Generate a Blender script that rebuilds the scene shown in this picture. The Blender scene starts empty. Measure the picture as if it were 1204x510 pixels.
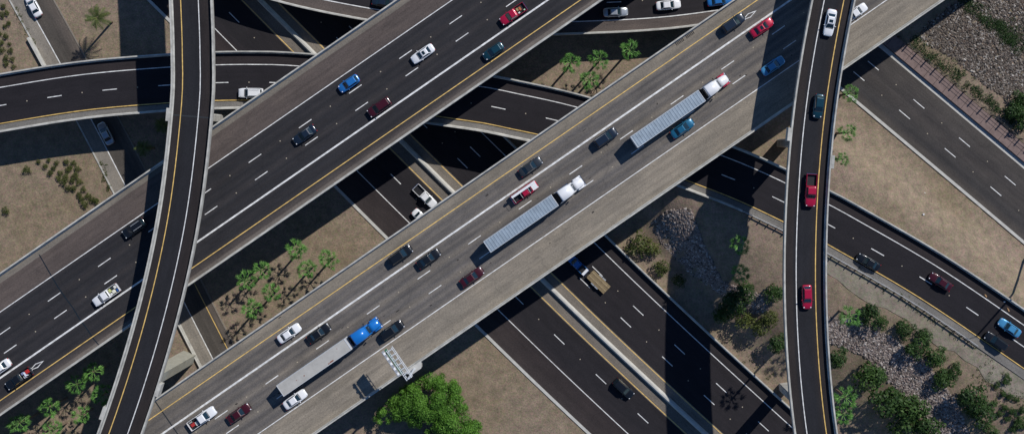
import bpy, math, random
from mathutils import Vector, Matrix
random.seed(7)
scene = bpy.context.scene
COL = scene.collection

# ------------------------------------------------------------------ camera, sky, sun, exposure
CAM_H, FOC, NX, NY, IW, IH = 240.0, 1320.0, 643.0, 180.0, 1204.0, 510.0
cam_data = bpy.data.cameras.new('camera')
cam_data.sensor_width = 36.0
cam_data.lens = 36.0 * FOC / IW
cam_data.shift_x = (IW / 2 - NX) / IW
cam_data.shift_y = -(IH / 2 - NY) / IW
cam_data.clip_start = 1.0
cam_data.clip_end = 6000.0
cam = bpy.data.objects.new('camera', cam_data)
cam.location = (0, 0, CAM_H)
COL.objects.link(cam)
scene.camera = cam

SUN_EL = math.radians(42.0)
SUN_AZ = (0.66, 0.75)
world = bpy.data.worlds.new('World')
scene.world = world
world.use_nodes = True
wn = world.node_tree
sky = wn.nodes.new('ShaderNodeTexSky')
sky.sky_type = 'NISHITA'
sky.sun_disc = False
sky.sun_elevation = SUN_EL
sky.sun_rotation = math.atan2(SUN_AZ[0], SUN_AZ[1])
sky.air_density = 1.0
sky.dust_density = 0.0
sky.ozone_density = 10.0
bg = wn.nodes['Background']
bg.inputs['Strength'].default_value = 0.085
wn.links.new(sky.outputs['Color'], bg.inputs['Color'])

sun_data = bpy.data.lights.new('sun', 'SUN')
sun_data.energy = 4.2
sun_data.angle = math.radians(0.53)
sun_data.color = (1.0, 0.965, 0.92)
sun = bpy.data.objects.new('sun', sun_data)
sd = Vector((-SUN_AZ[0], -SUN_AZ[1], 0)).normalized() * math.cos(SUN_EL) - Vector((0, 0, math.sin(SUN_EL)))
sun.rotation_euler = sd.to_track_quat('-Z', 'Y').to_euler()
sun.location = (60, 70, 200)
COL.objects.link(sun)

scene.view_settings.view_transform = 'Standard'
scene.view_settings.look = 'None'
scene.view_settings.gamma = 1.0
scene.view_settings.exposure = -0.1
scene.view_settings.use_curve_mapping = False

# ------------------------------------------------------------------ calibration: map pixel -> place at height z
def at(px, py, z=0.0):
    s = (CAM_H - z) / FOC
    return Vector(((px - NX) * s, -(py - NY) * s, z))

# ------------------------------------------------------------------ materials
MATS = {}
def nt(m):
    return m.node_tree.nodes, m.node_tree.links
def mat(name, col, rough=0.7, metal=0.0, spec=0.4, var=0.0, scale=3.0, coat=0.0, bump=0.0):
    if name in MATS: return MATS[name]
    m = bpy.data.materials.new(name); m.use_nodes = True
    N, L = nt(m); b = N['Principled BSDF']
    b.inputs['Base Color'].default_value = (*col, 1)
    b.inputs['Roughness'].default_value = rough
    b.inputs['Metallic'].default_value = metal
    b.inputs['Specular IOR Level'].default_value = spec
    b.inputs['Coat Weight'].default_value = coat
    b.inputs['Coat Roughness'].default_value = 0.08
    if var > 0:
        geo = N.new('ShaderNodeNewGeometry')
        nz = N.new('ShaderNodeTexNoise'); nz.inputs['Scale'].default_value = scale; nz.inputs['Detail'].default_value = 6
        nz.inputs['Roughness'].default_value = 0.65
        L.new(geo.outputs['Position'], nz.inputs['Vector'])
        r = N.new('ShaderNodeValToRGB')
        r.color_ramp.elements[0].position = 0.3; r.color_ramp.elements[1].position = 0.7
        r.color_ramp.elements[0].color = (*[c * (1 - var) for c in col], 1)
        r.color_ramp.elements[1].color = (*[min(1, c * (1 + var)) for c in col], 1)
        L.new(nz.outputs['Fac'], r.inputs['Fac']); L.new(r.outputs['Color'], b.inputs['Base Color'])
        if bump > 0:
            bp = N.new('ShaderNodeBump'); bp.inputs['Strength'].default_value = bump; bp.inputs['Distance'].default_value = 0.05
            L.new(nz.outputs['Fac'], bp.inputs['Height']); L.new(bp.outputs['Normal'], b.inputs['Normal'])
    MATS[name] = m
    return m

def mixrgb(N, L, a, bb, fac, mode='MIX'):
    n = N.new('ShaderNodeMix'); n.data_type = 'RGBA'; n.blend_type = mode
    for sock, v in ((n.inputs[6], a), (n.inputs[7], bb), (n.inputs[0], fac)):
        if hasattr(v, 'links') or hasattr(v, 'is_output'): L.new(v, sock)
        elif isinstance(v, (int, float)): sock.default_value = v
        else: sock.default_value = (*v, 1)
    return n.outputs[2]

def ramp(N, L, src, stops, interp='LINEAR'):
    r = N.new('ShaderNodeValToRGB'); cr = r.color_ramp; cr.interpolation = interp
    while len(cr.elements) < len(stops): cr.elements.new(0.5)
    for e, (p, c) in zip(cr.elements, stops):
        e.position = p; e.color = (*c, 1) if len(c) == 3 else c
    L.new(src, r.inputs['Fac'])
    return r.outputs['Color']

def noise(N, L, vec, scale, detail=5, rough=0.6):
    n = N.new('ShaderNodeTexNoise')
    n.inputs['Scale'].default_value = scale; n.inputs['Detail'].default_value = detail; n.inputs['Roughness'].default_value = rough
    L.new(vec, n.inputs['Vector'])
    return n.outputs['Fac']

def mapping(N, L, vec, sx, sy, sz=1.0):
    m = N.new('ShaderNodeMapping'); m.inputs['Scale'].default_value = (sx, sy, sz)
    L.new(vec, m.inputs['Vector'])
    return m.outputs['Vector']

def road_mat(name, bands, width, streak=0.25, joints=None, grime=0.15, rough=0.85):
    """bands: (distance across from right edge in m, colour). UV = (metres along, metres across)."""
    m = bpy.data.materials.new(name); m.use_nodes = True
    N, L = nt(m); b = N['Principled BSDF']
    uv = N.new('ShaderNodeUVMap'); uv.uv_map = 'UVMap'
    sep = N.new('ShaderNodeSeparateXYZ'); L.new(uv.outputs['UV'], sep.inputs[0])
    # wobble the across coordinate a little so the bands are not ruler straight
    wob = noise(N, L, mapping(N, L, uv.outputs['UV'], 0.05, 0.3), 1.0, 3)
    mm = N.new('ShaderNodeMath'); mm.operation = 'MULTIPLY_ADD'; mm.inputs[1].default_value = 0.5
    L.new(wob, mm.inputs[0]); L.new(sep.outputs['Y'], mm.inputs[2])
    dv = N.new('ShaderNodeMath'); dv.operation = 'MULTIPLY_ADD'; dv.inputs[1].default_value = 1.0 / width; dv.inputs[2].default_value = -0.25 / width
    L.new(mm.outputs[0], dv.inputs[0])
    c = ramp(N, L, dv.outputs[0], [(p / width, col) for p, col in bands])
    st = noise(N, L, mapping(N, L, uv.outputs['UV'], 0.035, 1.3), 1.0, 4, 0.6)
    sc = ramp(N, L, st, [(0.3, (1 - streak,) * 3), (0.7, (1 + streak * 0.6,) * 3)])
    c = mixrgb(N, L, c, sc, 1.0, 'MULTIPLY')
    big = noise(N, L, mapping(N, L, uv.outputs['UV'], 0.06, 0.18), 1.0, 4)
    bc = ramp(N, L, big, [(0.3, (1 - grime,) * 3), (0.7, (1 + grime * 0.5, 1 + grime * 0.45, 1 + grime * 0.4))])
    c = mixrgb(N, L, c, bc, 1.0, 'MULTIPLY')
    fine = noise(N, L, uv.outputs['UV'], 3.5, 3, 0.8)
    fc = ramp(N, L, fine, [(0.3, (0.72,) * 3), (0.7, (1.28,) * 3)])
    c = mixrgb(N, L, c, fc, 1.0, 'MULTIPLY')
    # mottled wear and thin meandering cracks
    mot = noise(N, L, mapping(N, L, uv.outputs['UV'], 0.22, 0.5), 1.0, 5, 0.7)
    c = mixrgb(N, L, c, ramp(N, L, mot, [(0.32, (0.82, 0.82, 0.83)), (0.5, (1, 1, 1)), (0.68, (1.2, 1.18, 1.15))]), 0.9, 'MULTIPLY')
    vr = N.new('ShaderNodeTexVoronoi'); vr.feature = 'DISTANCE_TO_EDGE'; vr.inputs['Scale'].default_value = 0.11; vr.inputs['Randomness'].default_value = 1.0
    wn_ = N.new('ShaderNodeTexNoise'); wn_.inputs['Scale'].default_value = 0.5; L.new(uv.outputs['UV'], wn_.inputs['Vector'])
    ad = N.new('ShaderNodeVectorMath'); ad.operation = 'MULTIPLY_ADD'; ad.inputs[1].default_value = (3, 3, 0)
    L.new(wn_.outputs['Color'], ad.inputs[0]); L.new(uv.outputs['UV'], ad.inputs[2]); L.new(ad.outputs[0], vr.inputs['Vector'])
    c = mixrgb(N, L, c, ramp(N, L, vr.outputs['Distance'], [(0.0, (0.62, 0.63, 0.65)), (0.012, (1, 1, 1))]), 0.38, 'MULTIPLY')
    if joints:
        wv = N.new('ShaderNodeTexBrick')
        wv.inputs['Scale'].default_value = 1.0
        wv.inputs['Brick Width'].default_value = joints[0]; wv.inputs['Row Height'].default_value = joints[1]
        wv.inputs['Mortar Size'].default_value = 0.05; wv.offset = 0.0; wv.inputs['Mortar Smooth'].default_value = 0.6
        L.new(uv.outputs['UV'], wv.inputs['Vector'])
        wv.inputs['Color1'].default_value = (1, 1, 1, 1); wv.inputs['Color2'].default_value = (0.93, 0.93, 0.93, 1)
        wv.inputs['Mortar'].default_value = (joints[2],) * 3 + (1,)
        c = mixrgb(N, L, c, wv.outputs['Color'], 1.0, 'MULTIPLY')
    # scattered dark spots and drips
    sp = noise(N, L, mapping(N, L, uv.outputs['UV'], 0.35, 0.9), 1.0, 2, 0.5)
    spc = ramp(N, L, sp, [(0.70, (1, 1, 1)), (0.78, (0.7, 0.7, 0.7))])
    c = mixrgb(N, L, c, spc, 0.7, 'MULTIPLY')
    L.new(c, b.inputs['Base Color'])
    b.inputs['Roughness'].default_value = rough; b.inputs['Specular IOR Level'].default_value = 0.25
    MATS[name] = m
    return m

def paint_line_mat(name, col):
    m = mat(name, col, 0.6, spec=0.3, var=0.34, scale=1.3)
    return m

WHITE = paint_line_mat('white_road_paint', (0.70, 0.70, 0.68))
YELLOW = paint_line_mat('yellow_road_paint', (0.70, 0.47, 0.15))
CONC = mat('barrier_concrete', (0.45, 0.44, 0.40), 0.9, var=0.32, scale=0.6)
CONC2 = mat('deck_concrete', (0.30, 0.28, 0.25), 0.9, var=0.2, scale=0.5)
CONC_L = mat('pale_concrete', (0.50, 0.49, 0.45), 0.9, var=0.15, scale=0.8)
STEEL = mat('galvanised_steel', (0.55, 0.57, 0.58), 0.45, metal=0.6, var=0.15, scale=2)
ALU = mat('pale_aluminium', (0.62, 0.65, 0.68), 0.5, metal=0.15, var=0.1, scale=2)
RUBBER = mat('joint_rubber', (0.025, 0.03, 0.035), 0.7)
TYRE = mat('tyre_rubber', (0.02, 0.02, 0.02), 0.8)
RIM = mat('wheel_rim', (0.35, 0.35, 0.36), 0.35, metal=0.8)
GLASS = mat('dark_vehicle_glass', (0.010, 0.025, 0.035), 0.06, spec=0.6, coat=0.4)
BLACKP = mat('black_plastic', (0.015, 0.015, 0.017), 0.5)
LAMP_W = mat('headlamp_lens', (0.75, 0.77, 0.8), 0.12, spec=0.7, coat=0.5)
LAMP_R = mat('tail_lamp_lens', (0.40, 0.015, 0.015), 0.2, coat=0.4)
CHROME = mat('chrome', (0.7, 0.7, 0.72), 0.12, metal=1.0)

def car_paint(name, col, metal=0.15):
    return mat('paint_' + name, col, 0.28, metal=metal, spec=0.5, coat=0.6)

# ------------------------------------------------------------------ object helpers
def props(o, label=None, cat=None, group=None, kind=None):
    if label: o['label'] = label
    if cat: o['category'] = cat
    if group: o['group'] = group
    if kind: o['kind'] = kind
    return o
def mesh(name, verts, faces, mats, smooth=False, uvs=None, midx=None):
    me = bpy.data.meshes.new(name)
    me.from_pydata([tuple(v) for v in verts], [], faces)
    for m in (mats if isinstance(mats, (list, tuple)) else [mats]): me.materials.append(m)
    if uvs is not None:
        ul = me.uv_layers.new(name='UVMap')
        for l in me.loops: ul.data[l.index].uv = uvs[l.vertex_index]
    if midx: me.polygons.foreach_set('material_index', midx)
    if smooth: me.polygons.foreach_set('use_smooth', [True] * len(me.polygons))
    me.update()
    return me
def obj(name, me, parent=None, loc=None, rot=None, scale=None, m=None):
    o = bpy.data.objects.new(name, me); COL.objects.link(o)
    if parent: o.parent = parent
    if loc is not None: o.location = loc
    if rot is not None: o.rotation_euler = rot
    if scale is not None: o.scale = scale
    if m is not None:
        o.material_slots[0].link = 'OBJECT'; o.material_slots[0].material = m
    return o
def empty(name, loc=(0, 0, 0), rz=0.0):
    o = bpy.data.objects.new(name, None); COL.objects.link(o)
    o.empty_display_size = 0.5
    o.location = loc; o.rotation_euler = (0, 0, rz)
    return o
class MB:
    """collects simple solids into one mesh"""
    def __init__(s): s.v = []; s.f = []; s.mi = []
    def add(s, vs, fs, k=0):
        n = len(s.v); s.v += [tuple(v) for v in vs]; s.f += [tuple(i + n for i in f) for f in fs]; s.mi += [k] * len(fs)
    def box(s, x0, x1, y0, y1, z0, z1, k=0, top=None):
        t = top or 0.0
        s.add([(x0, y0, z0), (x1, y0, z0), (x1, y1, z0), (x0, y1, z0), (x0 + t, y0 + t, z1), (x1 - t, y0 + t, z1), (x1 - t, y1 - t, z1), (x0 + t, y1 - t, z1)],
              [(3, 2, 1, 0), (4, 5, 6, 7), (0, 1, 5, 4), (1, 2, 6, 5), (2, 3, 7, 6), (3, 0, 4, 7)], k)
    def bar(s, a, b, r, k=0, n=6, r2=None):
        a, b = Vector(a), Vector(b); d = (b - a).normalized()
        u = d.orthogonal().normalized(); w = d.cross(u); r2 = r if r2 is None else r2
        vs = []
        for p, rr in ((a, r), (b, r2)):
            for i in range(n):
                t = 2 * math.pi * i / n
                vs.append(p + u * math.cos(t) * rr + w * math.sin(t) * rr)
        fs = [(i, (i + 1) % n, n + (i + 1) % n, n + i) for i in range(n)] + [tuple(range(n - 1, -1, -1)), tuple(range(n, 2 * n))]
        s.add(vs, fs, k)
    def loft(s, rings, k=0, cap=True):
        n = len(rings[0]); vs = [p for r in rings for p in r]; fs = []
        for a in range(len(rings) - 1):
            for i in range(n):
                j = (i + 1) % n
                fs.append((a * n + i, a * n + j, (a + 1) * n + j, (a + 1) * n + i))
        if cap:
            fs.append(tuple(range(n - 1, -1, -1))); fs.append(tuple((len(rings) - 1) * n + i for i in range(n)))
        s.add(vs, fs, k)
    def mesh(s, name, mats, smooth=False): return mesh(name, s.v, s.f, mats, smooth, None, s.mi)
    def build(s, name, mats, parent=None, smooth=False, **kw): return obj(name, s.mesh(name, mats, smooth), parent, **kw)

# ------------------------------------------------------------------ road paths
class Path:
    def __init__(s, pts, z=0.0, ds=3.0, straight=False):
        zs = z if isinstance(z, (list, tuple)) else [z] * len(pts)
        P = [at(x, y, zz) for (x, y), zz in zip(pts, zs)]
        dense = []
        if straight or len(P) == 2:
            dense = P
        else:
            Q = [P[0] * 2 - P[1]] + P + [P[-1] * 2 - P[-2]]
            for i in range(1, len(Q) - 2):
                for k in range(24):
                    t = k / 24; a, b, c, d = Q[i - 1], Q[i], Q[i + 1], Q[i + 2]
                    dense.append(0.5 * ((2 * b) + (c - a) * t + (2 * a - 5 * b + 4 * c - d) * t * t + (3 * b - a - 3 * c + d) * t ** 3))
            dense.append(P[-1])
            for _ in range(6):   # relax the hand-read points
                dense = [dense[0]] + [(dense[i - 1] + dense[i] * 2 + dense[i + 1]) / 4 for i in range(1, len(dense) - 1)] + [dense[-1]]
        cum = [0.0]
        for a, b in zip(dense, dense[1:]): cum.append(cum[-1] + (b - a).length)
        s.L = cum[-1]; n = max(2, int(s.L / ds) + 1); s.n = n; s.ds = s.L / (n - 1)
        s.P = []; j = 0
        for i in range(n):
            d = min(i * s.ds, s.L)
            while j < len(cum) - 2 and cum[j + 1] < d: j += 1
            t = (d - cum[j]) / max(1e-9, cum[j + 1] - cum[j]); s.P.append(dense[j].lerp(dense[j + 1], t))
        s.T = []
        for i in range(n):
            a = s.P[max(0, i - 2)]; b = s.P[min(n - 1, i + 2)]; d = b - a; d.z = 0; s.T.append(d.normalized())
    def frame(s, d):
        d = min(max(d, 0), s.L); f = d / s.ds; i = min(int(f), s.n - 2); t = f - i
        p = s.P[i].lerp(s.P[i + 1], t); T = s.T[i].lerp(s.T[i + 1], t).normalized()
        return p, T, Vector((-T.y, T.x, 0))
    def pt(s, d, v, dz=0.0):
        p, T, Nn = s.frame(d)
        return p + Nn * v + Vector((0, 0, dz))
    def project(s, w):
        best = min(range(s.n), key=lambda i: (s.P[i].x - w.x) ** 2 + (s.P[i].y - w.y) ** 2)
        d = best * s.ds
        for _ in range(4):
            p, T, Nn = s.frame(d); q = w - p; q.z = 0; d = min(max(d + q.dot(T), 0), s.L)
        p, T, Nn = s.frame(d); q = w - p; q.z = 0
        return d, q.dot(Nn)
    def s_of(s, px, py, z=None):
        z = s.P[s.n // 2].z if z is None else z
        return s.project(at(px, py, z))[0]
    def stations(s, s0=None, s1=None, step=None):
        s0 = 0 if s0 is None else max(0, s0); s1 = s.L if s1 is None else min(s.L, s1)
        k = max(1, int(math.ceil((s1 - s0) / (step or s.ds))))
        return [s0 + (s1 - s0) * i / k for i in range(k + 1)]
    def strip(s, name, v0, v1, dz, m, parent=None, s0=None, s1=None, vref=0.0, step=None):
        vs = []; uv = []; fs = []
        for i, d in enumerate(s.stations(s0, s1, step)):
            vs += [s.pt(d, v0, dz), s.pt(d, v1, dz)]; uv += [(d, v0 - vref), (d, v1 - vref)]
            if i: fs.append((2 * i - 2, 2 * i - 1, 2 * i + 1, 2 * i) if v0 > v1 else (2 * i - 1, 2 * i - 2, 2 * i, 2 * i + 1))
        return obj(name, mesh(name, vs, fs, m, uvs=uv), parent)
    def sweep(s, name, prof, m, parent=None, s0=None, s1=None, step=None):
        mb = MB(); rings = []
        for d in s.stations(s0, s1, step): rings.append([s.pt(d, v, z) for v, z in prof])
        mb.loft(rings)
        return mb.build(name, m, parent)

STRAIGHT = 12.0
SL = 0.689
def uline(u, y): return (u - (y - 255) / SL, y)

ZA, ZB, ZC, ZJ, ZD, ZE = 15.5, 17.5, 8.0, 5.6, 26.0, 24.0
PA = Path([uline(96.5, 790), uline(96.5, -280)], ZA, ds=STRAIGHT)
PB = Path([uline(492, 790), uline(492, -280)], ZB, ds=STRAIGHT)
PG = Path([(120, -210), (232, -92), (290, -34), (336, 12.5), (378.6, 55), (482, 158), (542, 217.5), (648, 321), (711, 382), (785.7, 452), (848, 509), (920, 574), (1060, 698)], 0.0)
PC = Path([(-240, 152), (-120, 125), (0, 103), (100, 87.5), (200, 79), (254, 76.5), (300, 76), (347, 77.5), (450, 86.5), (566, 102), (602, 109), (674, 125), (760, 151), (849, 183), (903, 205.5), (974.5, 240.5), (1000.5, 254.5), (1100, 312), (1204, 382), (1290, 443), (1420, 540)], ZC)
PJ = Path([(80, -88), (200, -42), (316, 0), (427, 24.5), (540, 40.5), (610, 43), (681, 41), (750, 38), (814, 32), (900, 18), (1000, -8), (1120, -52)], ZJ)
PD = Path([(1045, -215), (1006, -110), (979, 0), (957.3, 127), (947, 255), (947, 382), (958.5, 509.5), (984, 640), (1015, 750)], ZD)
PE = Path([(214, -230), (221, -110), (225.5, 0), (227.5, 62), (226.3, 127), (211, 255), (182.5, 382), (142, 509.5), (90, 640), (40, 745)], ZE)
PK = Path([(-105, -240), (40, 19), (71, 75), (107.5, 141), (146, 215.5), (219, 360), (250, 421), (340, 598)], 0.0)
PM = Path([(800, -54), (1017, 128), (1169, 255.5), (1204, 285), (1400, 448)], 0.0)

# ------------------------------------------------------------------ terrain
S_FILL = PC.s_of(968, 237)
S_LOW = PC.s_of(806, 167)      # on the lower side the fill starts right beside the pale bridge
def sstep(a, b, x):
    t = min(1, max(0, (x - a) / (b - a))); return t * t * (3 - 2 * t)
def terrain(x, y):
    w = Vector((x, y, 0))
    h = 0.12 * math.sin(x * 0.11 + 1) * math.sin(y * 0.13)
    if x > 15:
        d, v = PC.project(w)
        a = sstep(S_FILL - 11, S_FILL - 1, d) if v > -3 else sstep(S_LOW - 9, S_LOW + 3, d)
        if a > 0:
            if v < 0: f = 1 - sstep(8.6 + 3 * sstep(S_LOW, S_FILL, d), 25 + 21 * sstep(S_LOW, S_FILL, d), -v)
            else: f = 1 - sstep(7.0, 21, v)
            h += 7.82 * a * f
    # stay flat near the ground-level roads
    for P, lo, hi in ((PG, -21, 16), (PM, -2, 18), (PK, -4, 7)):
        d, v = P.project(w)
        e = max(lo - v, v - hi, 0)
        k = sstep(0, 10, e)
        h = h * k - 0.06 * (1 - k)
    return h
def on_ground(px, py):
    z = 0.0
    for _ in range(8):
        p = at(px, py, z); z = terrain(p.x, p.y)
    return at(px, py, z)

def axis(lo, hi, step, far):
    a = [lo + i * step for i in range(int((hi - lo) / step) + 1)]
    return [-far, -far * 0.5, lo - 80] + a + [hi + 80, far * 0.5, far]
gx = axis(-165, 165, 3.0, 2500); gy = axis(-110, 85, 3.0, 2500)
tv = []; tf = []
for j, y in enumerate(gy):
    for i, x in enumerate(gx):
        tv.append((x, y, terrain(x, y) if abs(x) < 400 and abs(y) < 300 else 0))
for j in range(len(gy) - 1):
    for i in range(len(gx) - 1):
        a = j * len(gx) + i; tf.append((a, a + 1, a + 1 + len(gx), a + len(gx)))
def dirt_mat(name, base, dark, tint, pebble=1.0):
    m = bpy.data.materials.new(name); m.use_nodes = True
    N, L = nt(m); b = N['Principled BSDF']
    geo = N.new('ShaderNodeNewGeometry'); pos = geo.outputs['Position']
    big = noise(N, L, pos, 0.055, 5, 0.6)
    c = ramp(N, L, big, [(0.32, dark), (0.5, base), (0.68, tint)])
    mid = noise(N, L, pos, 0.5, 6, 0.7)
    c = mixrgb(N, L, c, ramp(N, L, mid, [(0.3, (0.68, 0.7, 0.68)), (0.7, (1.28, 1.25, 1.2))]), 1.0, 'MULTIPLY')
    fine = noise(N, L, pos, 2.6, 3, 0.75)
    c = mixrgb(N, L, c, ramp(N, L, fine, [(0.3, (0.62, 0.64, 0.66)), (0.5, (1, 1, 1)), (0.72, (1.4, 1.36, 1.28))]), 0.6 * pebble, 'MULTIPLY')
    chroma = noise(N, L, mapping(N, L, pos, 1, 1, 1.0), 1.7, 2, 0.9)
    c = mixrgb(N, L, c, ramp(N, L, chroma, [(0.36, (0.90, 1.02, 0.84)), (0.5, (1, 1, 1)), (0.64, (1.12, 0.97, 1.03))]), 0.9, 'MULTIPLY')
    grit = noise(N, L, pos, 4.2, 1, 0.5)
    c = mixrgb(N, L, c, ramp(N, L, grit, [(0.30, (0.45, 0.44, 0.44)), (0.42, (1, 1, 1)), (0.62, (1, 1, 1)), (0.74, (1.5, 1.48, 1.42))]), 0.42, 'MULTIPLY')
    dry = noise(N, L, pos, 0.9, 4, 0.8)
    c = mixrgb(N, L, c, (0.19, 0.17, 0.07), ramp(N, L, dry, [(0.56, (0, 0, 0)), (0.70, (0.42, 0.42, 0.42))]))
    L.new(c, b.inputs['Base Color']); b.inputs['Roughness'].default_value = 0.95; b.inputs['Specular IOR Level'].default_value = 0.1
    bp = N.new('ShaderNodeBump'); bp.inputs['Strength'].default_value = 0.7; bp.inputs['Distance'].default_value = 0.12
    L.new(fine, bp.inputs['Height']); L.new(bp.outputs['Normal'], b.inputs['Normal'])
    return m
DIRT = dirt_mat('dry_desert_dirt', (0.240, 0.192, 0.146), (0.212, 0.168, 0.120), (0.250, 0.193, 0.158))
GRAVEL = dirt_mat('grey_shoulder_gravel', (0.24, 0.215, 0.18), (0.205, 0.175, 0.135), (0.26, 0.24, 0.205), .6)
props(obj('ground', mesh('ground', tv, tf, DIRT, smooth=True)), kind='structure')

# ------------------------------------------------------------------ road surface materials
def lanes(width, shoulders, lane_edges, sh_col, lane_col, track_col):
    """colour stops across: shoulder tones plus darker wheel/oil tracks in each lane"""
    st = []
    for p, c in shoulders: st.append((p, c))
    for a, b in zip(lane_edges, lane_edges[1:]):
        w = b - a
        st += [(a + 0.05, lane_col), (a + w * 0.3, track_col), (a + w * 0.5, tuple((x + y) / 2 for x, y in zip(lane_col, track_col))), (a + w * 0.72, track_col), (b - 0.05, lane_col)]
    return sorted(st)
# deck A: across coordinate from the right edge (v = -23.49) upward
WA = 23.49
A_m = road_mat('asphalt_deck_dark', lanes(WA, [(0.0, (0.16, 0.14, 0.125)), (1.15, (0.15, 0.13, 0.115)), (1.25, (0.085, 0.072, 0.066)), (17.35, (0.098, 0.079, 0.071)), (21.9, (0.108, 0.087, 0.078)), (22.0, (0.19, 0.17, 0.145)), (23.4, (0.20, 0.18, 0.15))],
     [2.6, 6.3, 9.95, 13.5, 17.15], None, (0.038, 0.035, 0.037), (0.025, 0.025, 0.029)), WA, 0.18, grime=0.14)
WB = 23.77
B_m = road_mat('concrete_deck_taupe', lanes(WB, [(0.0, (0.285, 0.250, 0.200)), (6.3, (0.268, 0.233, 0.186)), (20.9, (0.195, 0.172, 0.143)), (22.3, (0.24, 0.212, 0.172)), (23.7, (0.25, 0.222, 0.182))],
     [6.5, 10.1, 13.74, 17.27, 20.9], None, (0.198, 0.175, 0.149), (0.124, 0.115, 0.110)), WB, 0.20, joints=(4.6, 3.65, 0.88), grime=0.16)
G_m = road_mat('asphalt_lower_freeway', [(0, (0.0448, 0.0361, 0.0349)), (5.6, (0.0338, 0.0265, 0.0270)), (6.0, (0.0237, 0.0209, 0.0238)), (8, (0.0191, 0.0175, 0.0207)), (14.2, (0.0209, 0.0185, 0.0213)),
     (19.5, (0.0203, 0.0181, 0.0213)), (30.2, (0.0214, 0.0185, 0.0213)), (31.0, (0.0270, 0.0225, 0.0238)), (33, (0.0259, 0.0214, 0.0226))], 33.0, 0.12)
C_m = road_mat('asphalt_ramp_level_two', [(0, (0.2000, 0.1900, 0.1750)), (1.5, (0.1800, 0.1700, 0.1550)), (1.62, (0.0232, 0.0195, 0.0209)), (2.2, (0.0176, 0.0158, 0.0193)), (9.1, (0.0176, 0.0158, 0.0193)), (9.4, (0.0269, 0.0218, 0.0231)), (11.9, (0.0288, 0.0232, 0.0248))], 11.9, 0.12)
J_m = road_mat('asphalt_ramp_top_edge', [(0, (0.1150, 0.0950, 0.0848)), (2.55, (0.1000, 0.0820, 0.0742)), (2.75, (0.0223, 0.0197, 0.0231)), (12.4, (0.0223, 0.0197, 0.0231))], 12.4, 0.12)
D_m = road_mat('asphalt_flyover', [(0, (0.0253, 0.0213, 0.0215)), (1.9, (0.0281, 0.0236, 0.0238)), (2.0, (0.0202, 0.0197, 0.0226)), (3.0, (0.0180, 0.0185, 0.0226)), (4.8, (0.0180, 0.0185, 0.0226)), (5.6, (0.0202, 0.0191, 0.0215)), (5.8, (0.0258, 0.0213, 0.0215)), (8.2, (0.0258, 0.0213, 0.0215))], 8.2, 0.12)
M_m = road_mat('asphalt_frontage_road', [(0, (0.0920, 0.0810, 0.0699)), (1.2, (0.0690, 0.0607, 0.0552)), (2.4, (0.0478, 0.0451, 0.0451)), (4.2, (0.0534, 0.0488, 0.0469)), (6, (0.0644, 0.0570, 0.0534)), (7.4, (0.0552, 0.0497, 0.0478)), (10, (0.0681, 0.0607, 0.0561)), (12.4, (0.0754, 0.0672, 0.0607))], 12.4, 0.18)
K_m = road_mat('asphalt_street', [(0, (0.09, 0.08, 0.068)), (3.0, (0.075, 0.066, 0.058)), (4.6, (0.12, 0.10, 0.085)), (5.2, (0.14, 0.12, 0.1))], 5.2, 0.2)
SHOULDER = road_mat('concrete_shoulder', [(0, (0.26, 0.235, 0.20)), (3, (0.24, 0.215, 0.18))], 3.0, 0.15, joints=(4.5, 6, 0.8))
MEDIAN = road_mat('concrete_median', [(0, (0.17, 0.148, 0.125)), (5, (0.20, 0.178, 0.15))], 5.0, 0.15, joints=(4.5, 9, 0.85))

LINE = 0.175
def barrier_prof(v, side, h=0.95, wt=0.28, wb=0.5):
    """concrete safety barrier; side=+1: outer face at v on the left edge, -1: right edge"""
    o = v; i_top = v - side * wt; i_b = v - side * wb
    p = [(o, -0.02), (o, h), (i_top, h), (i_top - side * 0.04, 0.35), (i_b, 0.12), (i_b, -0.02)]
    return p if side < 0 else p[::-1]

def dashes(P, v, ref, parent, lo, hi, period=12.19, length=3.05, dz=0.012, w=LINE, z=None, refl=True):
    s0 = P.s_of(ref[0], ref[1], z); k0 = int((lo - s0) / period) - 1
    k = k0
    while True:
        c = s0 + k * period; k += 1
        if c > hi: break
        if c < lo: continue
        P.strip('lane_dash', v - w / 2, v + w / 2, dz, WHITE, parent, c - length / 2, c + length / 2, step=length)
        if refl:
            p, T, Nn = P.frame(c + period / 2)
            mb = MB(); q = P.pt(c + period / 2, v, dz)
            mb.box(-0.11, 0.11, -0.11, 0.11, 0, 0.025, top=0.03)
            o = mb.build('lane_reflector', REFL, parent); o.location = q; o.rotation_euler = (0, 0, math.atan2(T.y, T.x))
REFL = mat('reflector_ceramic', (0.42, 0.36, 0.27), 0.5)

BOUND = []   # ground-level corridors that piers must keep clear of: (path, vmin, vmax)
BOUND.append((PG, -20, 15)); BOUND.append((PM, -1, 17)); BOUND.append((PK, -4, 6))

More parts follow.
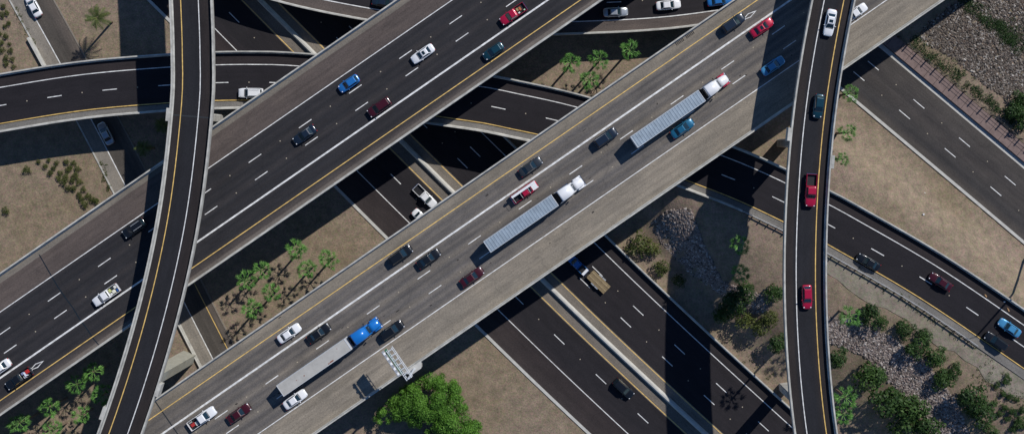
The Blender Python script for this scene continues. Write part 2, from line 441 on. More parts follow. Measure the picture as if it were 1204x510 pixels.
def bridge(name, P, v_left, v_right, m, label, depth=2.0, joints=(), span=34, clear=(), no_pier=(), bar_right=(None, None), pier_r=1.1, solid_from=None, inset=0.2, at_s=None):
    r = empty(name, P.pt(P.L / 2, (v_left + v_right) / 2, -P.P[0].z * 0))
    r.location = (0, 0, 0)
    props(r, label, 'bridge')
    w = v_left - v_right; e = min(2.2, w * inset)
    prof = [(v_left, 0), (v_right, 0), (v_right, -0.32), (v_right + e, -0.55), (v_right + e * 1.25, -depth), (v_left - e * 1.25, -depth), (v_left - e, -0.55), (v_left, -0.32)]
    P.sweep('deck', prof, CONC2, r)
    P.strip('road_surface', v_left - 0.04, v_right + 0.04, 0.006, m, r, vref=v_right)
    P.sweep('barrier', barrier_prof(v_left, 1), CONC, r)
    P.sweep('barrier', barrier_prof(v_right, -1), CONC, r, *bar_right)
    for s in joints:
        P.strip('expansion_joint', 0, 0, 0, RUBBER, r) if False else None
        cs = [P.pt(s - 0.13, v_left - 0.5, 0.010), P.pt(s - 0.13, v_right + 0.5, 0.010), P.pt(s + 0.13, v_right + 0.5, 0.010), P.pt(s + 0.13, v_left - 0.5, 0.010)]
        obj('expansion_joint', mesh('expansion_joint', cs, [(0, 1, 2, 3)], RUBBER), r)
    # piers
    vm = (v_left + v_right) / 2; z = P.P[0].z; last = -1e9; s = 6.0
    while s < P.L - 4:
        q = P.pt(s, vm); ok = s - last > span
        if at_s is not None: ok = any(abs(s - t) <= 1.0 for t in at_s) and s - last > 4
        elif ok:
            for (Q, lo, hi) in BOUND + list(clear):
                d, v = Q.project(q)
                if lo - 2.2 < v < hi + 2.2 and 1 < d < Q.L - 1: ok = False
        if ok and solid_from and s > solid_from: ok = False
        if ok:
            for a, b in no_pier:
                if a < s < b: ok = False
        if ok:
            p, T, Nn = P.frame(s); gz = terrain(q.x, q.y) - 0.4
            mb = MB(); hw = (w - 2.6 * e) / 2
            zt = z - depth + 0.03
            mb.loft([[(x, y, zz) for x, y in ((pier_r * 0.75, hw0), (-pier_r * 0.75, hw0), (-pier_r, hw0 * 0.8), (-pier_r, -hw0 * 0.8), (-pier_r * 0.75, -hw0), (pier_r * 0.75, -hw0), (pier_r, -hw0 * 0.8), (pier_r, hw0 * 0.8))]
                     for zz, hw0 in ((gz, pier_r * 1.3), (zt - 2.6, pier_r * 1.3), (zt - 1.3, hw), (zt, hw))])
            o = mb.build('pier', CONC, r); o.location = (q.x, q.y, 0); o.rotation_euler = (0, 0, math.atan2(T.y, T.x))
            last = s
        s += 2.0
    return r

# ------------------------------------------------------------------ lower freeway (ground level)
rg = empty('lower_freeway_road'); props(rg, kind='structure')
PG.strip('asphalt', -5.35, -18.85, 0.0, G_m, rg, vref=-18.9)
PG.strip('asphalt', 13.6, 0.25, 0.0, G_m, rg, vref=-18.9)
PG.strip('median_pavement', 0.25, -5.35, 0.004, MEDIAN, rg, vref=-5.35)
PG.sweep('median_barrier', [(-2.85, 0), (-2.5, 0.9), (-2.15, 0.9), (-1.8, 0)][::-1], CONC_L, rg)
PG.sweep('kerb', [(-18.85, -0.1), (-18.85, 0.14), (-19.45, 0.14), (-19.45, -0.1)], CONC_L, rg)
PG.sweep('side_barrier', barrier_prof(14.1, 1, h=1.1), CONC, rg)
for v, m in ((0.0, YELLOW), (-5.1, YELLOW), (11.1, WHITE), (-13.5, WHITE)):
    PG.strip('edge_line', v + LINE / 2, v - LINE / 2, 0.008, m, rg)
dashes(PG, 3.55, (784.5, 424.5), rg, 0, PG.L, z=0)
dashes(PG, 7.2, (799.5, 410), rg, 0, PG.L, z=0)
dashes(PG, -8.9, (706.2, 445.7), rg, 0, PG.L, z=0)

# frontage road with kerb and raised pavement
rm = empty('frontage_road'); props(rm, kind='structure')
PM.strip('asphalt', 12.0, 0.3, 0.004, M_m, rm, vref=0.0)
PM.sweep('kerb', [(0.3, -0.1), (0.3, 0.15), (-0.3, 0.15), (-0.3, -0.1)], CONC_L, rm)
PM.strip('gutter', 13.0, 12.0, 0.008, CONC_L, rm)
dashes(PM, 4.5, (1117, 180), rm, 0, PM.L, period=12.73, z=0)
dashes(PM, 8.2, (1134, 167.4), rm, 0, PM.L, period=12.73, z=0)
PINK = mat('pink_grey_pavement_concrete', (0.20, 0.145, 0.130), 0.9, var=0.22, scale=1.2)
rp = empty('raised_pavement'); props(rp, kind='structure')
PM.sweep('base', [(13.0, -0.2), (13.0, 0.5), (16.0, 0.5), (16.0, -0.2)][::-1], mat('pavement_joint_sand', (.06, .045, .04), .95), rp)
d = 2.0
while d < PM.L - 3:
    mb = MB(); rings = []
    for dd in (d + 0.04, d + 2.56):
        rings.append([PM.pt(dd, v, z) for v, z in ((13.02, 0.49), (13.02, 0.60), (15.98, 0.60), (15.98, 0.49))])
    mb.loft(rings); mb.build('paving_slab', PINK, rp)
    d += 2.6

# street at lower left / upper left
rk = empty('slip_road'); props(rk, kind='structure')
PK.strip('concrete_shoulder', 0.0, -2.75, 0.012, SHOULDER, rk, vref=-2.75)
PK.strip('asphalt', 5.2, 0.0, 0.010, K_m, rk, vref=0.0)
PK.strip('edge_line', 0.1, -0.1, 0.018, WHITE, rk)
PK.strip('edge_line', 3.85, 3.68, 0.018, YELLOW, rk, PK.s_of(180, 285, 0))
PK.sweep('kerb', [(5.2, -0.1), (5.2, 0.12), (5.5, 0.12), (5.5, -0.1)][::-1], mat('dusty_kerb', (.22, .19, .155), .95, var=.2), rk)
PK.sweep('kerb', [(-2.75, -0.1), (-2.75, 0.12), (-3.05, 0.12), (-3.05, -0.1)], CONC, rk)

# low walls beside the slip road
def low_wall(name, a, b, v, h, w, label):
    s0, s1 = PK.s_of(*a, 0), PK.s_of(*b, 0)
    o = PK.sweep(name, [(v, -0.2), (v, h), (v - w, h), (v - w, -0.2)], CONC_L, None, s0, s1, step=2)
    props(o, label, 'wall')
low_wall('low_wall', (40, 42), (66, 84), -2.95, 0.9, 0.45, 'short white concrete wall beside the road in the upper left corner')
low_wall('low_wall', (208, 360), (255, 452), -3.1, 0.7, 0.12, 'low dark-sided wall along the pale shoulder between the two broad bridges')

# gravel strip behind the guardrail, draped on the fill
vs = []; fs = []; cols = [-8.6, -9.8, -11.0, -12.2, -13.2]
sts = PC.stations(PC.s_of(962, 235), PC.L, 3)
for i, d in enumerate(sts):
    for v in cols:
        wv = v + ((.6 * math.sin(d * .37 + v) + .4 * math.sin(d * 1.1)) if v < -12.5 else 0)
        q = PC.pt(d, wv); vs.append((q.x, q.y, max(terrain(q.x, q.y), 0) + 0.05))
    if i:
        for k in range(len(cols) - 1):
            a = (i - 1) * len(cols) + k; b = i * len(cols) + k; fs.append((a, a + 1, b + 1, b))
props(obj('gravel_shoulder', mesh('gravel_shoulder', vs, fs, GRAVEL, smooth=True)), kind='structure')

# ------------------------------------------------------------------ bridges
C_clear = [(PC, -9.2, 2.75)]; J_clear = [(PJ, 0, 12.4)]
bC = bridge('ramp_bridge', PC, 2.75, -9.2, C_m, 'dark curved two lane ramp running left to right beneath the two broad bridges', depth=1.6, span=26, solid_from=S_FILL,
            bar_right=(None, PC.s_of(893, 201)))
bJ = bridge('ramp_bridge', PJ, 12.4, 0, J_m, 'ramp with brown shoulder along the top edge of the picture', depth=1.1, span=26)
bA = bridge('freeway_bridge', PA, 0, -WA, A_m, 'broad dark asphalt bridge with brown shoulder crossing the left half', span=30, clear=C_clear + J_clear,
            )
bB = bridge('freeway_bridge', PB, 0, -WB, B_m, 'broad pale taupe concrete bridge carrying trucks through the centre', span=30, clear=C_clear + J_clear,
            joints=[PB.s_of(185, 475, ZB)])
bD = bridge('flyover_bridge', PD, 4.1, -4.1, D_m, 'narrow curved single lane flyover on the right with red pickup', inset=0.09, depth=2.4, pier_r=0.85, at_s=[PD.s_of(995, -70), PD.s_of(953, 168), PD.s_of(957, 492), PD.s_of(984, 640)])
bE = bridge('flyover_bridge', PE, 4.1, -4.1, D_m, 'narrow curved empty flyover on the left', inset=0.09, depth=2.4, pier_r=0.85, at_s=[PE.s_of(221, -110), PE.s_of(226, 138), PE.s_of(90, 640)],
            joints=[PE.s_of(226, 137)])

for v, m, w in ((-6.32, WHITE, LINE), (-17.17, WHITE, 0.34), (-20.88, YELLOW, LINE)):
    PA.strip('edge_line', v + w / 2, v - w / 2, 0.012, m, bA)
dashes(PA, -9.98, (358.8, 145.5), bA, 0, PA.L)
dashes(PA, -13.55, (130, 328.3), bA, 0, PA.L)
for v, m, w in ((-2.77, YELLOW, LINE), (-6.5, WHITE, 0.36), (-17.3, WHITE, LINE)):
    PB.strip('edge_line', v + w / 2, v - w / 2, 0.012, m, bB)
dashes(PB, -10.03, (558, 282), bB, 0, PB.L)
dashes(PB, -13.67, (511.8, 340.5), bB, 0, PB.L)
for v, m in ((0.0, WHITE), (-7.35, YELLOW)):
    PC.strip('edge_line', v + LINE / 2, v - LINE / 2, 0.012, m, bC)
mid = PC.s_of(720, 140)
dashes(PC, -3.68, (129, 106), bC, 0, mid, period=11.68)
dashes(PC, -3.68, (1031.5, 297), bC, mid, PC.L, period=11.68)
PJ.strip('edge_line', 2.85, 2.65, 0.012, WHITE, bJ)
PJ.strip('edge_line', 11.0, 10.8, 0.012, YELLOW, bJ)
dashes(PJ, 6.5, (722, 4), bJ, 0, PJ.L)
# D heads down the picture: left of the path is the right-hand (east) side
for P, r in ((PD, bD), (PE, bE)):
    pass
PD.strip('edge_line', 2.12 + LINE / 2, 2.12 - LINE / 2, 0.012, YELLOW, bD)
PD.strip('edge_line', -1.55 + LINE / 2, -1.55 - LINE / 2, 0.012, WHITE, bD)
PE.strip('edge_line', -2.15 + LINE / 2, -2.15 - LINE / 2, 0.012, YELLOW, bE)
PE.strip('edge_line', 1.25 + LINE / 2, 1.25 - LINE / 2, 0.012, WHITE, bE)

# sealed transverse crack on deck A, drain grates and diamonds
def diamond(P, px, py, parent, along=3.6, across=0.95):
    d, v = P.project(at(px, py, P.P[0].z)); t = 0.20; vs = []
    for k in (1.0, 1 - t):
        kk = 1.0 if k == 1.0 else None
        a, b = (along / 2, across / 2) if kk else (along / 2 - 0.55, across / 2 - 0.17)
        for x, y in ((a, 0), (0, b), (-a, 0), (0, -b)): vs.append(P.pt(d + x, v + y, 0.014))
    fs = [(i, (i + 1) % 4, 4 + (i + 1) % 4, 4 + i) for i in range(4)]
    obj('lane_diamond', mesh('lane_diamond', vs, fs, WHITE), parent)
diamond(PB, 881, 18.5, bB); diamond(PA, 43, 429.5, bA)
GRATE = mat('drain_iron', (0.05, 0.045, 0.04), 0.7, metal=0.3)
for px, py in ((799, 49.5), (811, 41)):
    d, v = PB.project(at(px, py, ZB)); mb = MB()
    for k in range(6): mb.box(-0.9 + k * 0.33, -0.9 + k * 0.33 + 0.2, -0.35, 0.35, 0, 0.012)
    p, T, Nn = PB.frame(d)
    mb.build('drain_grate', GRATE, bB, loc=PB.pt(d, v, 0.008), rot=(0, 0, math.atan2(T.y, T.x)))
BLOT = mat('dark_tyre_scuff', (.035, .032, .03), .9)
Rm = random.Random(77)
for k in range(46):
    dd = PB.s_of(190, 470) + Rm.uniform(0, 165); vv = -Rm.choice([1.2, 4.6, 8.2, 10.4, 11.8, 13.4, 15.5, 9.7, 19.0]) + Rm.uniform(-.5, .5); ln = Rm.uniform(.18, .6); wd = Rm.uniform(.08, .2)
    pts = [PB.pt(dd + ln * math.cos(t) * Rm.uniform(.6, 1), vv + wd * math.sin(t) * Rm.uniform(.6, 1), .011) for t in [i * 2 * math.pi / 7 for i in range(7)]]
    obj('tyre_scuff', mesh('tyre_scuff', pts, [tuple(range(7))], BLOT), bB)
TAR = mat('tar_crack_sealer', (0.012, 0.02, 0.028), 0.35)
vs = []; fs = []
cr = [(46, 299), (58, 320), (68, 337), (77, 350), (86, 362), (93, 374), (102, 386), (110, 398), (116, 405)]
for i, (x, y) in enumerate(cr):
    p = at(x, y, ZA); w = 0.10; vs += [p + Vector((-w, -w * 0.5, 0.009)), p + Vector((w, w * 0.5, 0.009))]
    if i: fs.append((2 * i - 2, 2 * i - 1, 2 * i + 1, 2 * i))
obj('tar_crack', mesh('tar_crack', vs, fs, TAR), bA)

# bumps on the parapets where lamp pedestals stand
def pedestal(P, px, py, side, parent):
    d, _ = P.project(at(px, py, P.P[0].z)); v = 4.1 * side
    p, T, Nn = P.frame(d); mb = MB()
    mb.box(-1.3, 1.3, -0.35, 0.35, -0.6, 0.98, top=0.06)
    mb.build('barrier_pedestal', CONC, parent, loc=P.pt(d, v + side * 0.25, 0), rot=(0, 0, math.atan2(T.y, T.x)))
pedestal(PE, 190, 458, 1, bE); pedestal(PE, 122, 484, -1, bE); pedestal(PE, 200, 135, -1, bE); pedestal(PD, 927, 158, -1, bD); pedestal(PD, 974, 190, 1, bD)

# stout column under the right-hand side of the left flyover, seen beside the pale bridge
q = at(221.5, 419.5, 0); dE, vE = PE.project(at(179, 443, 21.5)); p, T, Nn = PE.frame(dE)
mb = MB(); mb.box(-1.0, 1.0, -1.4, 1.4, -.4, ZE - 2.38); mb.box(-1.2, 1.2, -5.2, 1.4, ZE - 4.0, ZE - 2.36)
mb.build('pier', mat('pier_concrete', (.37, .36, .30), .9, var=.15, scale=.7), bE, loc=(q.x, q.y, 0), rot=(0, 0, math.atan2(T.y, T.x)))

# ------------------------------------------------------------------ guardrail on the fill
s0, s1 = PC.s_of(894, 202), PC.s_of(1178, 363)
gr = empty('guardrail', PC.pt(s0, -9.0)); gr.location = (0, 0, 0)
props(gr, 'galvanised guardrail on posts along the gravel edge of the right ramp', 'guardrail')
PC.sweep('rail', [(-8.95, 0.45), (-8.95, 0.78), (-9.03, 0.78), (-9.08, 0.62), (-9.03, 0.45)][::-1], mat('dull_zinc_rail', (.6, .61, .61), .6), gr, s0, s1)
WOODP = mat('weathered_post', (0.13, 0.10, 0.075), 0.9, var=0.2, scale=2)
pm = MB(); pm.box(-0.1, 0.1, -0.16, 0.16, -0.5, 0.85); pmesh = pm.mesh('post', WOODP)
d = s0 + 0.5
while d < s1:
    p, T, Nn = PC.frame(d); obj('post', pmesh, gr, loc=PC.pt(d, -9.26), rot=(0, 0, math.atan2(T.y, T.x))); d += 1.9

# fence above the raised pavement
fn = empty('pavement_fence'); props(fn, 'thin dark wire fence on posts along the pink pavement at upper right', 'fence')
FENCE = mat('dark_fence_metal', (0.05, 0.05, 0.05), 0.6, metal=0.4)
d0, d1 = PM.s_of(1040, 40, 0), PM.L - 20
for z in (0.75, 1.35, 2.0): PM.sweep('rail', [(16.1, z), (16.1, z + 0.05), (16.15, z + 0.05), (16.15, z)][::-1], FENCE, fn, d0, d1)
fp = MB(); fp.box(-0.11, 0.11, -0.11, 0.11, -0.2, 2.3); fpm = fp.mesh('post', FENCE)
d = d0
while d < d1:
    obj('post', fpm, fn, loc=PM.pt(d, 16.12)); d += 2.6

# ------------------------------------------------------------------ vehicles
CACHE = {}
def cached(key, fn):
    if key not in CACHE: CACHE[key] = fn()
    return CACHE[key]
def body_rings(stn):
    R = []
    for x, w, zl, zb, zt in stn:
        half = [(w * 0.86, zl), (w * 0.98, zl + 0.14), (w, (zl + zb) * 0.5), (w * 0.965, zb), (w * 0.80, zb + (zt - zb) * 0.75), (w * 0.4, zt)]
        R.append([(x, y, z) for y, z in half] + [(x, -y, z) for y, z in half[::-1]])
    return R
def body_mesh(kind, stn):
    def f():
        mb = MB(); mb.loft(body_rings(stn)); me = mb.mesh('body', car_paint('default', (0.5, 0.5, 0.5)), True)
        return me
    return cached((kind, 'body'), f)
SPEC = {
 'sedan': dict(L=4.9, stn=[(-2.47, .48, .42, .72, .80), (-2.41, .68, .34, .80, .92), (-2.28, .80, .28, .86, 1.0), (-2.05, .88, .22, .90, 1.04), (-1.5, .915, .2, .92, 1.06), (-.5, .925, .2, .92, 1.0), (.5, .925, .2, .90, .98), (1.1, .915, .2, .88, .99), (1.7, .895, .2, .80, .91), (2.05, .85, .22, .74, .84), (2.27, .76, .26, .68, .76), (2.40, .62, .30, .62, .68), (2.47, .42, .38, .56, .59)],
      cab=(-1.75, 1.02, -.95, .20, .97, 1.45, .80, .575), wheels=(1.42, -1.42, .33)),
 'hatch': dict(L=4.4, stn=[(-2.22, .56, .40, .75, .86), (-2.12, .78, .30, .88, 1.0), (-1.8, .88, .22, .92, 1.02), (-.5, .90, .2, .92, 1.0), (.5, .90, .2, .90, .98), (1.0, .89, .2, .88, .99), (1.55, .87, .2, .80, .90), (1.9, .81, .22, .73, .81), (2.1, .70, .28, .66, .72), (2.2, .48, .36, .58, .62)],
      cab=(-2.05, .95, -1.45, .15, .97, 1.5, .78, .58), wheels=(1.32, -1.32, .32)),
 'suv': dict(L=4.8, stn=[(-2.4, .78, .45, .90, 1.0), (-2.32, .88, .34, 1.0, 1.12), (-1.8, .95, .28, 1.05, 1.12), (0, .965, .28, 1.05, 1.1), (1.0, .955, .28, 1.03, 1.12), (1.7, .94, .28, .98, 1.07), (2.1, .88, .30, .92, 1.01), (2.3, .78, .36, .84, .92), (2.40, .64, .42, .76, .82), (2.45, .46, .48, .70, .73)],
      cab=(-2.28, 1.15, -1.98, .30, 1.08, 1.74, .85, .66), wheels=(1.42, -1.42, .37)),
 'pickup': dict(L=5.8, stn=[(-.78, .94, .36, 1.0, 1.06), (-.6, .965, .36, 1.04, 1.10), (.5, .975, .36, 1.04, 1.10), (1.3, .97, .36, 1.04, 1.13), (2.0, .955, .36, 1.0, 1.10), (2.5, .92, .38, .95, 1.05), (2.76, .84, .41, .89, .98), (2.88, .70, .45, .84, .9), (2.92, .55, .5, .78, .82)],
      cab=(-.66, 1.38, -.52, .62, 1.08, 1.84, .86, .70), wheels=(1.85, -1.75, .40)),
}
def quadpanel(name, c4, m, th=0.012, inset=0.06):
    """thin glass plate lying on the quad c4 (ccw from outside)"""
    c = [Vector(p) for p in c4]; n = (c[1] - c[0]).cross(c[3] - c[0]).normalized(); g = sum(c, Vector()) / 4
    mb = MB(); ins = []
    for p in c:
        d = (g - p); ins.append(p + d.normalized() * inset)
    mb.add([p + n * 0.004 for p in ins] + [p + n * (0.004 + th) for p in ins], [(3, 2, 1, 0), (4, 5, 6, 7), (0, 1, 5, 4), (1, 2, 6, 5), (2, 3, 7, 6), (3, 0, 4, 7)])
    return mb.mesh(name, m)
def wheel_mesh(r, w=0.23):
    def f():
        mb = MB(); mb.bar((0, -w / 2, 0), (0, w / 2, 0), r, 0, 14); return mb.mesh('wheel', TYRE)
    return cached(('wheel', r, w), f)
def wheel(r, w, parent, loc):
    def f():
        mb = MB(); mb.bar((0, -w / 2 - 0.01, 0), (0, w / 2 + 0.01, 0), r * 0.62, 0, 10); return mb.mesh('rim', RIM)
    o = obj('wheel', wheel_mesh(r, w), parent, loc=loc); obj('rim', cached(('rim', r, w), f), o)
def cabin_parts(kind, cab):
    xb0, xb1, xr0, xr1, zb, zr, wb, wr = cab
    def shell():
        import bmesh
        me = mesh('cabin', [(xb0, -wb, zb - .08), (xb1, -wb * .96, zb - .08), (xb1, wb * .96, zb - .08), (xb0, wb, zb - .08), (xr0, -wr, zr), (xr1, -wr, zr), (xr1, wr, zr), (xr0, wr, zr)],
                  [(3, 2, 1, 0), (4, 5, 6, 7), (0, 1, 5, 4), (1, 2, 6, 5), (2, 3, 7, 6), (3, 0, 4, 7)], car_paint('default', (.5, .5, .5)))
        bm = bmesh.new(); bm.from_mesh(me)
        ed = [e for e in bm.edges if all(v.co.z > zr - 0.01 for v in e.verts)]
        bmesh.ops.bevel(bm, geom=ed, offset=0.07, segments=2, affect='EDGES', profile=0.6)
        for v in bm.verts:
            if v.co.z > zr - 0.01: v.co.z += 0.035 * (1 - (v.co.y / wr) ** 2)
        bm.to_mesh(me); bm.free(); return me
    def P(x, y, t):   # helper on frustum
        return (x, y, zb + (zr - zb) * t)
    def lerp(a, b, t): return tuple(a[i] + (b[i] - a[i]) * t for i in range(3))
    B = {'fr': (xb1, -wb * .96, zb - .02), 'fl': (xb1, wb * .96, zb - .02), 'rr': (xb0, -wb, zb - .02), 'rl': (xb0, wb, zb - .02)}
    T = {'fr': (xr1, -wr, zr), 'fl': (xr1, wr, zr), 'rr': (xr0, -wr, zr), 'rl': (xr0, wr, zr)}
    u = 0.90
    out = {'cabin': cached((kind, 'cabin'), shell)}
    out['windshield'] = cached((kind, 'ws'), lambda: quadpanel('windshield', [lerp(B['fr'], T['fr'], .05), lerp(B['fl'], T['fl'], .05), lerp(B['fl'], T['fl'], u), lerp(B['fr'], T['fr'], u)], GLASS, inset=.09))
    out['rear_window'] = cached((kind, 'rw'), lambda: quadpanel('rear_window', [lerp(B['rl'], T['rl'], .15), lerp(B['rr'], T['rr'], .15), lerp(B['rr'], T['rr'], u), lerp(B['rl'], T['rl'], u)], GLASS, inset=.11))
    out['sl'] = cached((kind, 'sl'), lambda: quadpanel('side_window', [lerp(B['fl'], T['fl'], .12), lerp(B['rl'], T['rl'], .12), lerp(B['rl'], T['rl'], .88), lerp(B['fl'], T['fl'], .88)], GLASS, inset=.13))
    out['sr'] = cached((kind, 'sr'), lambda: quadpanel('side_window', [lerp(B['rr'], T['rr'], .12), lerp(B['fr'], T['fr'], .12), lerp(B['fr'], T['fr'], .88), lerp(B['rr'], T['rr'], .88)], GLASS, inset=.13))
    return out
def boxmesh(key, name, dims, m, top=None):
    def f():
        mb = MB(); mb.box(*dims, top=top); return mb.mesh(name, m)
    return cached(key, f)

def vehicle(kind, loc, heading, paint, name, label, cat, group=None, sunroof=False, rack=False, scale=1.0, hood=None):
    scale *= 1.05
    sp = SPEC[kind]; r = empty(name, loc, heading); props(r, label, cat, group)
    r.scale = (scale, scale, scale)
    root = r
    bd = obj('body', body_mesh(kind, sp['stn']), root, m=paint)
    cp = cabin_parts(kind, sp['cab'])
    cb = obj('cabin', cp['cabin'], root, m=paint)
    for k, n in (('windshield', 'windshield'), ('rear_window', 'rear_window'), ('sl', 'side_window'), ('sr', 'side_window')): obj(n, cp[k], cb)
    xf, xr, wr_ = sp['wheels']; hw = max(s[1] for s in sp['stn'])
    for x in (xf, xr):
        for y in (hw - .10, -hw + .10): wheel(wr_, .23, root, (x, y, wr_))
    r = bd
    st = sp['stn']; xfront = st[-1][0]; zf = st[-3][3] - 0.02; xrear = st[0][0]
    big = kind in ('suv', 'pickup')
    for y in (.60, -.60):
        hl = boxmesh((kind, 'hl'), 'headlight', (-.14, .09, -.12, .12, -.06, .08), LAMP_W, .03)
        obj('headlight', hl, r, loc=(st[-3][0] - .02, y * (1.12 if big else 1), zf + (.06 if not big else .04)))
        if kind != 'pickup':
            tl = boxmesh((kind, 'tl'), 'tail_light', (-.06, .08, -.14, .14, -.07, .07), LAMP_R, .02)
            obj('tail_light', tl, r, loc=(st[1][0], y * 1.1, st[1][3] - .03))
    mi = boxmesh((kind, 'mi'), 'mirror', (-.09, .06, -.11, .11, -.07, .08), paint, .02)
    for y in (hw + .07, -hw - .07): obj('mirror', mi, r, loc=(sp['cab'][1] - .42, y, sp['cab'][4] + .06), m=paint)
    gl = boxmesh((kind, 'grille'), 'grille', (-.03, .03, -.42, .42, -.09, .09), BLACKP, .01)
    obj('grille', gl, r, loc=(xfront, 0, st[-1][3] - .03))
    # shut line between bonnet and wings
    hm = boxmesh((kind, 'wiper'), 'wiper_cowl', (-.05, .05, -.68, .68, -.01, .012), BLACKP)
    obj('wiper_cowl', hm, r, loc=(sp['cab'][1] + .03, 0, [s for s in st if s[0] >= sp['cab'][1] - .15][0][4] - .005))
    r = cb
    if sunroof:
        xa, xb_ = sp['cab'][2], sp['cab'][3]; zr = sp['cab'][5]
        sm = boxmesh((kind, 'sun'), 'sunroof', (-.26, .26, -.36, .36, 0, .012), GLASS)
        obj('sunroof', sm, r, loc=(xb_ - .42, 0, zr + .032))
    if rack:
        for y in (.52, -.52):
            o = obj('roof_rail', boxmesh((kind, 'rail'), 'roof_rail', (-.95, .95, -.025, .025, 0, .05), ALU), r, loc=((sp['cab'][2] + sp['cab'][3]) / 2, y, sp['cab'][5] + .03))
    r = root
    if kind == 'pickup':
        x0, x1 = -2.9, -.80
        def bed():
            mb = MB(); mb.box(x0, x1, -.96, -.86, .45, 1.08, top=.015); mb.box(x0, x1, .86, .96, .45, 1.08, top=.015); mb.box(x1 - .08, x1, -.86, .86, .45, 1.1); return mb.mesh('bed_wall', paint)
        obj('bed_wall', cached(('pickup', 'bed'), bed), r, m=paint)
        obj('bed_floor', boxmesh(('pickup', 'bf'), 'bed_floor', (x0 + .02, x1 - .09, -.855, .855, .5, .58), BLACKP), r)
        obj('tailgate', boxmesh(('pickup', 'tg'), 'tailgate', (x0 - .07, x0 - .004, -.93, .93, .48, 1.08), paint, .01), r, m=paint)
        obj('rear_bumper', boxmesh(('pickup', 'rb'), 'rear_bumper', (x0 - .22, x0 - .08, -.92, .92, .42, .60), CHROME, .02), r)
        for y in (.90, -.90): obj('tail_light', boxmesh(('pickup', 'tl'), 'tail_light', (-.05, .02, -.05, .05, -.14, .14), LAMP_R), r, loc=(x0 - .03, y, .9))
    if hood is not None:
        obj('bonnet_panel', boxmesh(('pickup', 'hood'), 'bonnet_panel', (1.55, 2.75, -.82, .82, 0.98, 1.125), hood, .04), r, m=hood)
    return r

def heading_on(P, w, sign):
    d, v = P.project(w); p, T, Nn = P.frame(d); T = T * sign
    return math.atan2(T.y, T.x)
def put(kind, P, px, py, sign, paint, name, label, cat, group=None, **kw):
    """sign +1: drives along the path direction"""
    z = P.P[0].z; w = at(px, py, z + 0.8); w.z = z + 0.012
    return vehicle(kind, w, heading_on(P, w, sign), paint, name, label, cat, group, **kw)

pw = car_paint('white', (0.78, 0.79, 0.80), 0.0)
pk = car_paint('black', (0.008, 0.010, 0.013))
pn = car_paint('dark_navy', (0.012, 0.022, 0.04))
pgr = car_paint('dark_grey', (0.035, 0.042, 0.05), .3)
pr = car_paint('crimson', (0.42, 0.008, 0.045))
pmr = car_paint('maroon', (0.055, 0.006, 0.012))
pb = car_paint('bright_blue', (0.02, 0.16, 0.46))
pt_ = car_paint('teal_blue', (0.008, 0.05, 0.075), .3)
ps = car_paint('silver', (0.42, 0.45, 0.48), .5)
plb = car_paint('pale_blue', (0.07, 0.29, 0.52), .2)
GA = 'vehicles on the dark left bridge'; GB = 'vehicles on the pale centre bridge'; GD = 'vehicles on the right flyover'; GF = 'vehicles on the right ramp'; GG = 'vehicles on the lower freeway'; GJ = 'vehicles on the top ramp'; GK = 'vehicles on the slip road'
put('sedan', PA, 497, 63.5, -1, pw, 'white_sedan', 'white sedan with dark sunroof between lane dashes on the dark left bridge', 'car', GA, sunroof=True)
put('hatch', PA, 410, 98.5, -1, pb, 'blue_hatchback', 'bright blue hatchback beside the brown shoulder of the dark left bridge', 'car', GA)
put('suv', PA, 446, 126, -1, pmr, 'maroon_suv', 'dark maroon car next to the thick white line on the dark left bridge', 'car', GA)
put('sedan', PA, 358, 158.5, -1, pn, 'black_sedan', 'black sedan between two lane dashes left of the blue hatchback', 'car', GA)
put('suv', PA, 158, 268, -1, pk, 'black_suv', 'black SUV entering the shadow of the left flyover', 'car', GA, rack=True)
wp = put('pickup', PA, 124.5, 347, -1, pw, 'white_pickup', 'white pickup with a bed full of mixed cargo left of the flyover', 'pickup truck', GA, scale=.94)
bp_ = put('pickup', PA, 22, 445, -1, pk, 'black_pickup', 'black pickup hauling red and white cargo near the lane diamond at lower left', 'pickup truck', GA, scale=.94)
put('sedan', PA, -1, 433, -1, pw, 'white_sedan', 'white car cut off by the left edge of the picture', 'car', GA)
rp_ = put('pickup', PA, 603, 17, -1, pr, 'red_pickup', 'red pickup with loaded bed at the top of the dark left bridge', 'pickup truck', GA, scale=.94)
put('hatch', PA, 580, 60.5, -1, pt_, 'teal_hatchback', 'dark teal car against the yellow line of the dark left bridge', 'car', GA)

put('suv', PB, 862, 27.5, 1, pn, 'navy_suv', 'dark navy SUV just behind the lane diamond on the pale bridge', 'car', GB)
put('sedan', PB, 896, 32.5, 1, pr, 'red_sedan', 'bright red sedan with sunroof at the edge of the flyover shadow', 'car', GB, sunroof=True)
put('sedan', PB, 909, 77.5, 1, plb, 'pale_blue_sedan', 'pale blue car inside the flyover shadow on the pale bridge', 'car', GB)
put('pickup', PB, 1005, 16, 1, pw, 'white_pickup', 'white pickup emerging from under the right flyover at the top', 'pickup truck', GB, scale=.9)
put('sedan', PB, 802.5, 151, 1, car_paint('mid_teal', (.015, .13, .24), .3), 'teal_sedan', 'teal blue sedan beside the upper semi truck trailer', 'car', GB)
put('suv', PB, 712, 162, 1, pn, 'navy_suv', 'dark navy SUV driving behind the upper semi truck', 'car', GB)
put('sedan', PB, 624, 196, 1, pgr, 'grey_sedan', 'dark grey sedan alone in the lane beside the yellow line near the centre', 'car', GB)
wr9 = put('pickup', PB, 617, 225.5, 1, pr, 'red_white_pickup', 'red pickup with white bonnet and a long white pipe box on its rack', 'pickup truck', GB, hood=pw, scale=.95)
put('suv', PB, 471, 299.5, 1, pk, 'black_suv', 'black SUV beside the yellow line ahead of the blue semi truck', 'car', GB)
